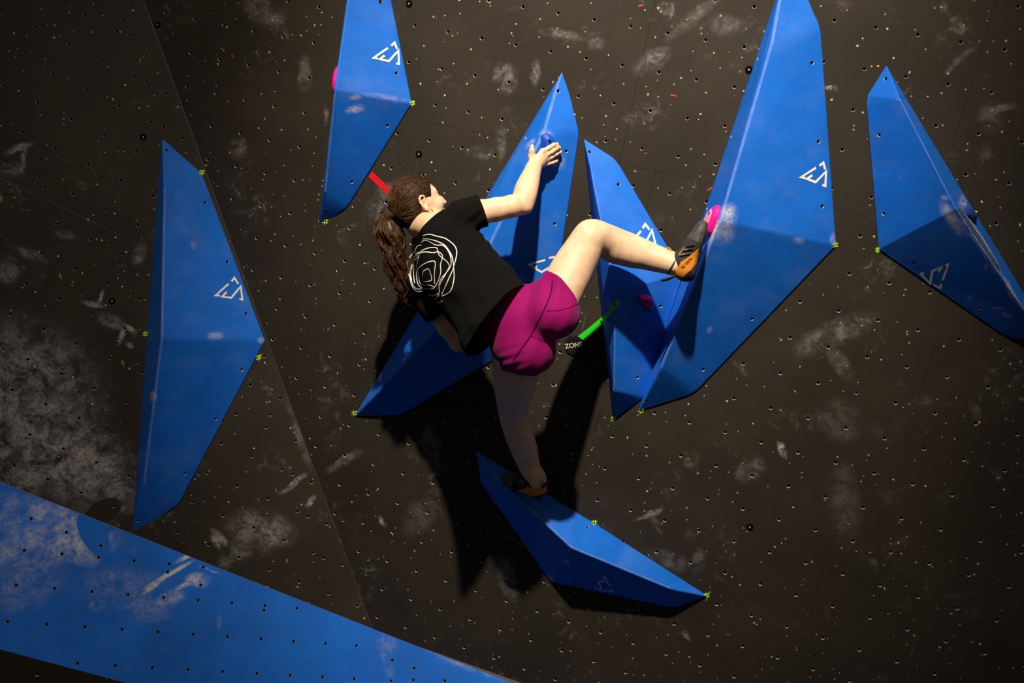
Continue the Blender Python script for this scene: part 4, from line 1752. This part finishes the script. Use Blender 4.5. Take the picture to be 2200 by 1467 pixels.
M_SHIRT = cloth_material('black_cotton', (0.0030, 0.0029, 0.0031), 900, 0.95, 0.0)
M_SHORTS = cloth_material('magenta_stretch_fabric', (0.225, 0.001, 0.10), 1200, 0.75, 0.05)

# t-shirt
sh = Field()
ST = lambda px, py, h: J(px, py, h)
sh.cone(SHR - LAT * 0.020, SHL + LAT * 0.020, 0.068, 0.068, 0.03)
sh.cone(ST(950, 520, 0.430), ST(985, 575, 0.465), 0.132, 0.150, 0.03, (BK, 0.72))
sh.cone(ST(985, 575, 0.465), ST(1025, 625, 0.500), 0.150, 0.155, 0.03, (BK, 0.74))
sh.cone(ST(1025, 625, 0.500), ST(1105, 720, 0.580), 0.155, 0.168, 0.03, (BK, 0.78))
sh.chain([(SHR - LAT * 0.01, 0.064), (J(1022, 455, 0.405), 0.060), (J(1065, 449, 0.375), 0.062)], 0.025)
sh.chain([(SHL + LAT * 0.01, 0.064), (J(928, 652, 0.395), 0.062), (J(962, 702, 0.375), 0.068)], 0.025)
sh.cone(NB + AX * 0.05, NB - AX * 0.05, 0.075, 0.066, 0.03)
V, Q = sh.mesh(0.0045, 3)
N_ = normals(V, Q)
s_ax = (V - NB) @ AX
s_lat = (V - NB) @ LAT
# folds: pulled from the raised shoulder to the opposite hip, and slack near the hem
diag = nrm(AX * 0.75 + LAT * 0.66)
w1 = np.sin((V @ nrm(AX * 0.66 - LAT * 0.75)) * 62 + 1.4 * noise3(V, 14, 1))
w2 = noise3(V, 42, 2)
w3 = np.sin((V @ LAT) * 85 + 1.8 * noise3(V, 12, 3))
amp = 0.0022 + 0.0035 * np.clip((s_ax - 0.10) / 0.3, 0, 1)
near_arm = np.exp(-((np.linalg.norm(V - J(1035, 490, 0.44), axis=1) / 0.11) ** 2))
w4 = np.sin((V @ nrm([0.6, 0.75, 0.2])) * 150)
V = V + N_ * (amp * 0.55 * w1 + 0.0020 * w2 + amp * 0.45 * w3 + 0.0035 * near_arm * w4)[:, None]
# hem flap stands away from the back at the lower corner
fl_ = np.exp(-((np.linalg.norm(V - J(1030, 755, 0.62), axis=1) / 0.13) ** 2))
V = V + (BK * 0.035 + AX * 0.010)[None] * fl_[:, None]
hm_ = np.clip(((V - J(1040, 640, 0.50)) @ AX + 0.02) / 0.12, 0, 1) ** 1.5 * np.clip(N_ @ BK + 0.2, 0, 1)
V = V + BK[None] * (0.048 * hm_)[:, None]
hemA, hemB = J(1132, 606, 0.54), J(1020, 772, 0.56)
hem_n = nrm(np.cross(nrm(hemB - hemA), nrm(BK * 1.0 + AX * 0.05)))
hem_n = hem_n if hem_n @ AX > 0 else -hem_n
slR = (J(1036, 450, 0.40), nrm(J(1066, 450, 0.375) - J(1034, 456, 0.400)))
slL = (J(944, 674, 0.39), nrm(J(962, 702, 0.375) - J(938, 668, 0.39)))
neck_p = NB + AX * 0.004 + BK * 0.0
neck_n = nrm(-AX * 1.0 + BK * 0.10)
planes = [(hemA, hem_n, None), (slR[0], nrm(slR[1] + np.array([0.10, -0.20, 0])), (J(1065, 450, 0.375), 0.16)),
          (slL[0], slL[1], (J(965, 702, 0.375), 0.13)), (neck_p, neck_n, (NB - AX * 0.03, 0.115))]
bm = open_cloth(V, Q, planes)
shirt = cloth_obj('t_shirt', bm, M_SHIRT, person, 0.003)
shirt['label'] = 'black t-shirt with a white line drawing on the back'
add_bvh(shirt)

# shorts
so = Field()
so.ell(J(1192, 679, 0.585), np.eye(3), (0.090, 0.085, 0.090), 0.035)
so.ell(J(1137, 752, 0.585), np.eye(3), (0.100, 0.098, 0.092), 0.035)
so.chain([(J(1185, 668, 0.555), 0.092), (J(1222, 606, 0.485), 0.090), (J(1250, 556, 0.43), 0.088)], 0.03)
so.chain([(J(1115, 748, 0.555), 0.100), (J(1120, 790, 0.50), 0.102), (J(1118, 850, 0.42), 0.105)], 0.03)
so.cone(J(1030, 630, 0.500), J(1118, 704, 0.555), 0.128, 0.134, 0.03, (BK, 0.74))
so.cone(J(1118, 655, 0.50), J(1182, 642, 0.50), 0.066, 0.078, 0.03)
V, Q = so.mesh(0.0042, 3)
N_ = normals(V, Q)
g1 = np.sin((V @ nrm([0.85, 0.35, 0.2])) * 120 + 1.5 * noise3(V, 16, 5))
nearw = np.exp(-((np.linalg.norm(V - J(1165, 615, 0.59), axis=1) / 0.07) ** 2))
near_l = np.exp(-((np.linalg.norm(V - J(1105, 770, 0.64), axis=1) / 0.05) ** 2))
g2 = np.sin((V @ nrm([0.3, 0.9, 0])) * 190 + noise3(V, 20, 6))
V = V + N_ * (0.0012 * noise3(V, 40, 4) + 0.0012 * g1 + 0.0035 * nearw * g1 + 0.003 * near_l * g2)[:, None]
hR1, hR2 = J(1172, 588, 0.51), J(1243, 668, 0.53)
nR = np.cross(nrm(hR2 - hR1), nrm(np.array([0.25, -0.20, -1.0])))
nR = nrm(nR if nR @ (J(1270, 506, 0.38) - HPR) > 0 else -nR)
hL1, hL2 = J(1060, 778, 0.55), J(1200, 786, 0.55)
nL = np.cross(nrm(hL2 - hL1), nrm(np.array([0.0, 0.42, -1.0])))
nL = nrm(nL if nL[1] > 0 else -nL)
bm = open_cloth(V, Q, [(hR1, nR, (J(1250, 556, 0.43), 0.22)), (hL1, nL, (J(1118, 850, 0.42), 0.26)),
                       (J(1040, 640, 0.53), -AX, None)])
shorts = cloth_obj('shorts', bm, M_SHORTS, person, 0.0025)
shorts['label'] = 'magenta sport shorts with a dark seam across the seat'
add_bvh(shorts)
add_bvh(body)

# ---- print on the back of the shirt
M_PRINT = simple('white_screen_print', (0.80, 0.78, 0.72), 0.7, 0.2)


PR = [
    [(437, 195), (470, 178), (545, 170), (650, 200), (770, 230), (850, 280), (920, 340), (955, 400), (965, 470), (950, 560), (920, 670), (900, 740), (840, 870), (780, 1010), (730, 1115)],
    [(425, 240), (480, 238), (590, 260), (700, 300), (780, 350), (840, 430), (890, 520), (910, 620), (920, 720), (925, 830), (910, 940), (880, 1040), (830, 1095), (735, 1142)],
    [(415, 300), (440, 270), (490, 265), (560, 300), (640, 340), (740, 345), (800, 390), (850, 470), (875, 560), (875, 650), (850, 710), (790, 790), (720, 870), (690, 960), (690, 1040), (700, 1090)],
    [(410, 340), (355, 350), (325, 390), (295, 450), (240, 510), (195, 590), (180, 680), (200, 770), (225, 860), (250, 950), (290, 1030), (350, 1070), (420, 1060)],
    [(310, 475), (350, 462), (390, 450), (450, 410), (540, 382), (640, 382), (665, 420), (675, 470), (720, 530), (790, 580), (840, 640), (845, 690), (800, 780), (750, 870), (710, 940), (700, 980)],
    [(290, 545), (330, 500), (420, 455), (500, 450), (600, 462), (660, 445), (715, 470), (745, 520), (730, 580), (710, 650), (715, 760), (690, 860), (660, 940), (610, 1010), (570, 1030), (480, 1025), (400, 1000), (355, 950), (335, 860), (335, 770), (360, 710), (430, 650), (510, 610), (600, 590), (630, 630), (620, 720), (615, 850), (620, 950)],
    [(375, 500), (355, 580), (335, 680), (350, 740), (370, 820), (380, 920), (430, 965), (530, 968), (610, 1000)],
    [(380, 505), (320, 560), (292, 600), (290, 700), (285, 790), (300, 940)],
    [(265, 640), (240, 720), (230, 820), (260, 930), (285, 990), (340, 1030), (410, 1025)],
    [(270, 650), (262, 710), (240, 800), (260, 900)],
    [(440, 750), (515, 712), (545, 760), (572, 870), (540, 905), (460, 915), (425, 890), (430, 800), (440, 750)],
    [(510, 1125), (570, 1135), (650, 1120), (690, 1090)], [(620, 1190), (660, 1160), (690, 1120)], [(640, 1230), (700, 1245), (740, 1215)],
]
pr = ribbon('back_print', [smooth_line(Z(l, 7.335, 850, 480)) for l in PR], 0.0036, M_PRINT, shirt, only=[shirt], lift=0.0014, step=2.0)
pr['label'] = 'white scribbled rose-like line drawing'

# ---- seams of the shorts
M_SEAM = simple('dark_seam', (0.05, 0.002, 0.02), 0.9, 0.05)
ribbon('seam', [smooth_line([(1187, 602), (1184, 628), (1168, 668), (1140, 721), (1118, 752), (1103, 775)])], 0.0048, M_SEAM, shorts, only=[shorts], lift=0.0012, step=3)
ribbon('seam', [smooth_line([(1174, 668), (1200, 667), (1226, 660), (1241, 652)])], 0.0018, M_SEAM, shorts, only=[shorts], lift=0.0010, step=3)
ribbon('seam', [smooth_line([(1140, 722), (1158, 728), (1176, 737), (1187, 744)])], 0.0022, M_SEAM, shorts, only=[shorts], lift=0.0010, step=3)


# ---- hair
def hair_material(name, c0, c1):
    m, nt, b = new_mat(name)
    tc = nt.nodes.new('ShaderNodeTexCoord')
    nz_ = nt.nodes.new('ShaderNodeTexNoise')
    nz_.inputs['Scale'].default_value = 120
    nz_.inputs['Detail'].default_value = 3
    nt.links.new(tc.outputs['Object'], nz_.inputs['Vector'])
    mr = nt.nodes.new('ShaderNodeMapRange')
    mr.inputs[1].default_value = 0.35
    mr.inputs[2].default_value = 0.65
    nt.links.new(nz_.outputs[0], mr.inputs[0])
    mx = nt.nodes.new('ShaderNodeMix')
    mx.data_type = 'RGBA'
    mx.inputs[6].default_value = (*c0, 1)
    mx.inputs[7].default_value = (*c1, 1)
    nt.links.new(mr.outputs[0], mx.inputs[0])
    nt.links.new(mx.outputs[2], b.inputs['Base Color'])
    b.inputs['Roughness'].default_value = 0.45
    b.inputs['Specular IOR Level'].default_value = 0.25
    return m


M_HAIR = hair_material('brown_hair', (0.016, 0.008, 0.0035), (0.048, 0.023, 0.009))
M_HAIR2 = hair_material('brown_curls', (0.022, 0.010, 0.004), (0.085, 0.038, 0.012))
hf = Field()
hf.ell(HD(-0.010, 0.046, 0), HAX, np.array([0.106, 0.097, 0.0815]) * HEADS, 0.012)
hf.ell(HD(-0.050, 0.012, 0), HAX, np.array([0.066, 0.070, 0.066]) * HEADS, 0.02)
# clear the face, the temples and the ears
hf.ell(HD(0.098, -0.005, 0), HAX, np.array([0.075, 0.088, 0.12]) * HEADS, 0.008, 'c')
for sg in (1, -1):
    hf.ell(HD(0.012, -0.030, 0.078 * sg), HAX, np.array([0.040, 0.062, 0.040]) * HEADS, 0.010, 'c')
V, Q = hf.mesh(0.0032, 2)
N_ = normals(V, Q)
V = V + N_ * (0.0011 * noise3(V, 160, 8))[:, None]
hair = field_obj('hair', V, Q, M_HAIR, person)
hair['label'] = 'brown hair pulled back'
hb = BVHTree.FromPolygons([Vector(v) for v in V], [tuple(q) for q in Q])
TIE = HD(-0.108, 0.020, 0.012)


def tube_mesh(paths, radii, sides=4):
    VV, FF = [], []
    for path, rads in zip(paths, radii):
        path = np.asarray(path)
        n = len(path)
        if n < 2:
            continue
        T = np.gradient(path, axis=0)
        T /= np.linalg.norm(T, axis=1)[:, None] + 1e-9
        ref = np.array([0.3, 0.5, 0.8])
        A = np.cross(T, ref)
        A /= np.linalg.norm(A, axis=1)[:, None] + 1e-9
        B = np.cross(T, A)
        k = len(VV)
        for i in range(n):
            for s_ in range(sides):
                a = 2 * math.pi * s_ / sides
                VV.append(path[i] + (A[i] * math.cos(a) + B[i] * math.sin(a)) * rads[i])
        for i in range(n - 1):
            for s_ in range(sides):
                t_ = (s_ + 1) % sides
                FF.append((k + i * sides + s_, k + i * sides + t_, k + (i + 1) * sides + t_, k + (i + 1) * sides + s_))
    return np.array(VV), np.array(FF)


rng = np.random.RandomState(11)
hc = HD(-0.015, 0.030, 0)
paths, rads = [], []
tdir = nrm(TIE - hc)
for i in range(620):
    # start near the hairline: anywhere on the cap
    f, u, s_ = rng.normal(size=3)
    d0 = nrm(HF * f + HU * u + HR * s_)
    if d0 @ tdir > 0.55:
        continue
    loc, nn, ix, dist = hb.ray_cast(Vector(hc + d0 * 0.3), Vector(-d0))
    if loc is None:
        continue
    path = []
    steps = 22
    wob = rng.uniform(-0.10, 0.10)
    lift0 = rng.uniform(-0.0004, 0.0022)
    for j in range(steps + 1):
        t = j / steps
        d = nrm(d0 * (1 - t) + tdir * t + np.cross(d0, tdir) * wob * math.sin(math.pi * t))
        loc, nn, ix, dist = hb.ray_cast(Vector(hc + d * 0.3), Vector(-d))
        if loc is None or (np.array(loc) - hc) @ d < 0.02:
            break
        path.append(np.array(loc) + d * (lift0 + 0.0008 * math.sin(9 * t + i)))
    if len(path) > 5:
        paths.append(path)
        r0 = rng.uniform(0.0006, 0.0013)
        rads.append([r0 * (0.5 + 0.5 * min(1, 3 * q / len(path))) for q in range(len(path))])
# loose flyaway wisps on the crown and in front of the ear
for i in range(26):
    d0 = nrm(HF * rng.uniform(-0.6, 0.7) + HU * 1.0 + HR * rng.uniform(-0.5, 0.6))
    loc, nn, ix, dist = hb.ray_cast(Vector(hc + d0 * 0.3), Vector(-d0))
    if loc is None:
        continue
    p0 = np.array(loc)
    tng = nrm(np.cross(d0, HR)) * rng.choice([-1, 1])
    paths.append([p0 + tng * 0.05 * t + d0 * (0.010 * math.sin(2.6 * t)) for t in np.linspace(0, 1, 8)])
    rads.append([0.0004] * 8)
VV, FF = tube_mesh(paths, rads, 3)
field_obj('hair_strands', VV, FF, M_HAIR2, hair)

# ponytail: a core and many wavy locks
cen = [TIE, J(832, 462, 0.43), J(838, 500, 0.455), J(845, 540, 0.465), J(853, 580, 0.465), J(862, 620, 0.455), J(872, 655, 0.44)]
wid = [0.020, 0.044, 0.056, 0.050, 0.040, 0.030, 0.012]
pf = Field()
pf.chain([(c, w * 0.62) for c, w in zip(cen, wid)], 0.02)
V, Q = pf.mesh(0.0045, 2)
N_ = normals(V, Q)
V = V + N_ * (0.004 * noise3(V, 90, 9))[:, None]
pony = field_obj('ponytail', V, Q, M_HAIR, person)
pony['label'] = 'curly brown ponytail'
cen_a, wid_a = np.array(cen), np.array(wid)
ts = np.linspace(0, 1, len(cen))


def cat(t):
    return np.array([np.interp(t, ts, cen_a[:, a]) for a in range(3)])


paths, rads = [], []
for lock in range(46):
    a0 = rng.uniform(0, 2 * math.pi)
    rr = math.sqrt(rng.uniform(0.30, 1.05))
    end = rng.uniform(0.62, 1.06)
    fr = rng.uniform(15, 27)
    ph = rng.uniform(0, 6.28)
    am = rng.uniform(0.006, 0.0125)
    for st in range(9):
        aj, rj, pj = rng.normal(0, 0.07), rng.normal(0, 0.05), rng.normal(0, 0.22)
        ej = end * rng.uniform(0.93, 1.0)
        path = []
        n = 52
        for j in range(n):
            t = j / (n - 1) * ej
            c = cat(min(t, 1.0))
            w = np.interp(t, ts, wid_a)
            e1 = nrm([1, 0.15, 0.1])
            e2 = nrm([0.0, 0.2, -1.0])
            grow = min(1.0, 0.35 + 3 * t)
            aa = a0 + aj + 0.5 * math.sin(3 * t + ph)
            p = c + (e1 * math.cos(aa) + e2 * math.sin(aa)) * w * (rr + rj) * grow
            k_ = am * min(1, 3.2 * t) * (0.7 + 0.6 * t)
            p = p + (e1 * math.sin(fr * t + ph + pj) + e2 * math.cos(fr * t + ph * 1.3 + pj)) * k_ + np.array([0, 0.01 * max(0, t - 0.9), 0])
            path.append(p)
        r0 = rng.uniform(0.0008, 0.0017)
        paths.append(path)
        rads.append([r0 * (1 - 0.75 * (j / n) ** 3) for j in range(n)])
VV, FF = tube_mesh(paths, rads, 4)
field_obj('curls', VV, FF, M_HAIR2, pony)
# hair tie
M_DARK = simple('dark_elastic', (0.01, 0.01, 0.012), 0.7, 0.2)
e1, e2 = HU, HR
vv_ = [[TIE - HF * 0.004 + (e1 * math.cos(a) + e2 * math.sin(a)) * 0.019 for a in np.linspace(0, 2 * math.pi, 17)]]
VV, FF = tube_mesh(vv_, [[0.005] * 17], 6)
field_obj('hair_tie', VV, FF, M_DARK, pony)

# ---- eyes, brows, earring
M_EYE = simple('eye_white', (0.75, 0.72, 0.68), 0.25, 0.5)
M_LASH = simple('dark_lashes', (0.012, 0.008, 0.006), 0.8, 0.1)
M_GOLD = simple('brass_earring', (0.55, 0.30, 0.10), 0.35, 0.5, metal=0.8)
for sg in (1, -1):
    ef = Field()
    ef.ell(HD(0.077, 0.020, 0.031 * sg), HAX, (0.0125, 0.0120, 0.0125), 0.002)
    V, Q = ef.mesh(0.002, 2)
    field_obj('eyeball', V, Q, M_EYE, person)
    l1 = [HD(0.088, 0.022, 0.020 * sg), HD(0.0915, 0.027, 0.031 * sg), HD(0.088, 0.024, 0.045 * sg), HD(0.083, 0.019, 0.053 * sg)]
    VV, FF = tube_mesh([smooth_line([tuple(p) for p in l1], 4)], [[0.0022] * 13], 6)
    field_obj('eyelashes', VV, FF, M_LASH, person)
    l2 = [HD(0.095, 0.044, 0.016 * sg), HD(0.094, 0.050, 0.030 * sg), HD(0.089, 0.049, 0.047 * sg), HD(0.080, 0.043, 0.058 * sg)]
    VV, FF = tube_mesh([smooth_line([tuple(p) for p in l2], 4)], [[0.0030] * 13], 6)
    field_obj('eyebrow', VV, FF, M_HAIR, person)
ec = HD(0.000, -0.030, 0.079)
ring = [ec + (HF * 0.9 * math.cos(a) + HU * math.sin(a)) * 0.009 + HR * 0.002 for a in np.linspace(0, 2 * math.pi, 21)]
VV, FF = tube_mesh([ring], [[0.0026] * 21], 6)
er = field_obj('earring', VV, FF, M_GOLD, person)

# ---- shoes
M_RUB = simple('black_rubber', (0.016, 0.016, 0.017), 0.5, 0.4, grain=0.3, scale=120)
M_GREY = simple('worn_grey_rubber', (0.052, 0.052, 0.052), 0.6, 0.3, grain=0.45, scale=70)
M_UPPER = simple('charcoal_upper', (0.030, 0.028, 0.027), 0.8, 0.2, grain=0.3, scale=200)
M_ORANGE = simple('orange_suede', (0.62, 0.21, 0.022), 0.75, 0.15, grain=0.2, scale=90)
M_TAN = simple('tan_webbing', (0.50, 0.33, 0.15), 0.8, 0.1)
M_INK = simple('dark_ink', (0.03, 0.012, 0.004), 0.8, 0.1)


def poly_in(t, u, poly):
    ins = np.zeros(len(t), bool)
    n = len(poly)
    for i in range(n):
        x0, y0 = poly[i]
        x1, y1 = poly[(i + 1) % n]
        c = ((y0 > u) != (y1 > u)) & (t < (x1 - x0) * (u - y0) / (y1 - y0 + 1e-12) + x0)
        ins ^= c
    return ins


def build_shoe(O, T, Uv, Lt, label, letters):
    """O heel point on the sole; T heel to toe, Uv out of the instep, Lt towards the outer side"""
    T, Uv, Lt = nrm(T), nrm(Uv), nrm(Lt)
    A3 = np.array([T, Uv, Lt])
    X = lambda t, u, l=0.0: O + T * t + Uv * u + Lt * l
    fl = Field()
    fl.ell(X(0.036, 0.036), A3, (0.037, 0.040, 0.031), 0.012)
    fl.cone(X(0.040, 0.060), X(0.070, 0.070), 0.033, 0.036, 0.02)
    fl.cone(X(0.045, 0.034), X(0.120, 0.034), 0.031, 0.034, 0.02)
    fl.cone(X(0.060, 0.060), X(0.150, 0.042), 0.034, 0.030, 0.02)
    fl.ell(X(0.158, 0.028, 0.003), A3, (0.055, 0.028, 0.041), 0.02)
    fl.ell(X(0.194, 0.023, 0.001), A3, (0.044, 0.028, 0.037), 0.015)
    fl.cone(X(0.205, 0.014, -0.006), X(0.219, 0.018, -0.008), 0.021, 0.018, 0.012)
    V, Q = fl.mesh(0.0028, 2)
    # flatten the sole a little
    u = (V - O) @ Uv
    t = (V - O) @ T
    low = u < 0.004
    V[low] += Uv[None] * (0.004 - u[low])[:, None] * 0.8
    c = V[Q].mean(1)
    ct, cu_, cl = (c - O) @ T, (c - O) @ Uv, (c - O) @ Lt
    cls = np.zeros(len(Q), int)                                   # upper
    toe = (ct > 0.150 + 0.25 * (cu_ - 0.03))
    cls[toe] = 1
    pan = poly_in(ct, cu_, [(-0.02, 0.064), (0.0, 0.052), (0.080, 0.006), (0.100, 0.006), (0.128, 0.018), (0.084, 0.050), (0.067, 0.068), (0.0145, 0.082), (-0.02, 0.085)])
    cls[pan] = 2
    heel = (~pan) & (ct < 0.085) & (cu_ < 0.052 - 0.58 * np.clip(ct, 0, 1))
    cls[heel] = 3
    sole = cu_ < 0.010
    cls[sole] = 4
    root = None
    sets = [(0, 'shoe', M_UPPER, 0.0, None), (1, 'toe_cap', M_GREY, 0.0006, 'worn grey rubber toe'), (2, 'side_panel', M_ORANGE, 0.0006, 'orange suede heel panel'),
            (3, 'heel_cup', M_RUB, 0.0012, None), (4, 'sole', M_RUB, 0.0014, None)]
    NN = normals(V, Q)
    for k_, nm, mt, off, lab in sets:
        q = Q[cls == k_]
        used, inv = np.unique(q, return_inverse=True)
        o = field_obj(nm, V[used] + NN[used] * off, inv.reshape(q.shape), mt, person if root is None else root)
        md = o.modifiers.new('thickness', 'SOLIDIFY')
        md.thickness = 0.002
        md.offset = -1
        if lab:
            o['label'] = lab
        if root is None:
            root = o
            o['label'] = label
    tree = BVHTree.FromPolygons([Vector(v) for v in V], [tuple(q) for q in Q])

    def on(t_, u_, side=1, lift=0.002):
        p = Vector(X(t_, u_, 0.12 * side))
        r_ = tree.ray_cast(p, Vector(-Lt * side))
        return (np.array(r_[0]) + Lt * side * lift) if r_[0] is not None else X(t_, u_, 0.03 * side)
    # rand line, lacing straps with tan stitching, pull loops
    P_, R_ = [], []
    P_.append([on(t_, 0.016 + 0.006 * (t_ > 0.15), 1, 0.001) for t_ in np.linspace(0.015, 0.21, 24)])
    R_.append([0.0010] * 24)
    VV, FF = tube_mesh(P_, R_, 5)
    field_obj('rand_edge', VV, FF, M_GREY, root)
    P_, R_ = [], []
    for (a, b) in (((0.086, 0.080), (0.104, 0.045)), ((0.106, 0.072), (0.124, 0.040)), ((0.126, 0.064), (0.140, 0.036))):
        P_.append([on(a[0] + (b[0] - a[0]) * q, a[1] + (b[1] - a[1]) * q, 1, 0.002) for q in np.linspace(0, 1, 7)])
        R_.append([0.0045] * 7)
    VV, FF = tube_mesh(P_, R_, 6)
    field_obj('strap', VV, FF, M_RUB, root)
    P_, R_ = [], []
    for (a, b) in (((0.092, 0.076), (0.097, 0.062)), ((0.112, 0.069), (0.117, 0.056)), ((0.088, 0.083), (0.122, 0.070))):
        P_.append([on(a[0] + (b[0] - a[0]) * q, a[1] + (b[1] - a[1]) * q, 1, 0.006) for q in np.linspace(0, 1, 6)])
        R_.append([0.0018] * 6)
    VV, FF = tube_mesh(P_, R_, 5)
    field_obj('lace_loop', VV, FF, M_TAN, root)
    # collar and pull tabs
    cpts = [X(0.050, 0.094) + (T * math.cos(a) * 0.036 + Lt * math.sin(a) * 0.032 - Uv * 0.010 * math.cos(a)) for a in np.linspace(0, 2 * math.pi, 25)]
    VV, FF = tube_mesh([cpts], [[0.0042] * 25], 6)
    field_obj('collar', VV, FF, M_RUB, root)
    lp = [X(0.082, 0.088), X(0.094, 0.104), X(0.108, 0.122), X(0.106, 0.130), X(0.096, 0.126), X(0.090, 0.108), X(0.082, 0.094)]
    sl = smooth_line([tuple(p) for p in lp], 4)
    VV, FF = tube_mesh([sl], [[0.0022] * len(sl)], 5)
    field_obj('pull_loop', VV, FF, M_TAN, root)
    lp = [X(0.012, 0.072, 0.01), X(0.002, 0.090, 0.016), X(-0.010, 0.108, 0.016), X(-0.018, 0.120, 0.012), X(-0.010, 0.100, 0.004), X(0.006, 0.080, 0.0)]
    sl = smooth_line([tuple(p) for p in lp], 4)
    VV, FF = tube_mesh([sl], [[0.0055] * len(sl)], 6)
    field_obj('heel_tab', VV, FF, M_RUB, root)
    if letters:
        me = text_mesh(letters, 0.0150)
        me.materials.append(M_INK)
        org, xd, yd = letters_at
        xd_, yd_ = nrm(T * xd[0] + Uv * xd[1]), nrm(T * yd[0] + Uv * yd[1])
        n_v = len(me.vertices)
        for v in me.vertices:
            base = X(*org) + xd_ * v.co.x + yd_ * v.co.y
            tt, uu = (base - O) @ T, (base - O) @ Uv
            v.co = Vector(W(on(tt, uu, 1, 0.0016 + v.co.z)))
        o = bpy.data.objects.new('lettering', me)
        link(o, root)
    return root


# right shoe: toe up on the pink hold, sole towards the volume, outer side to the camera
heel = J(1490, 608, 0.292)
toe = J(1521, 487, 0.252)
T_ = nrm(toe - heel)
L_ = np.array([-0.10, 0.10, -1.0])
L_ = nrm(L_ - T_ * (L_ @ T_))
U_ = np.cross(T_, L_)
U_ = U_ if U_[0] < 0 else -U_
letters_at = ((0.066, 0.044, 0.0), (0.80, -0.52), (0.52, 0.80))
letters_at = ((0.066, 0.046, 0.0), (0.86, -0.50), (0.50, 0.86))
build_shoe(heel + U_ * 0.0 + T_ * 0.0, T_, U_, L_, 'charcoal climbing shoe with orange heel, toe pressed on a hold', 'SCARPA')
# left shoe: standing on the lowest volume
build_shoe(*SHOE_L, 'dark climbing shoe with orange heel, standing in shadow', '')
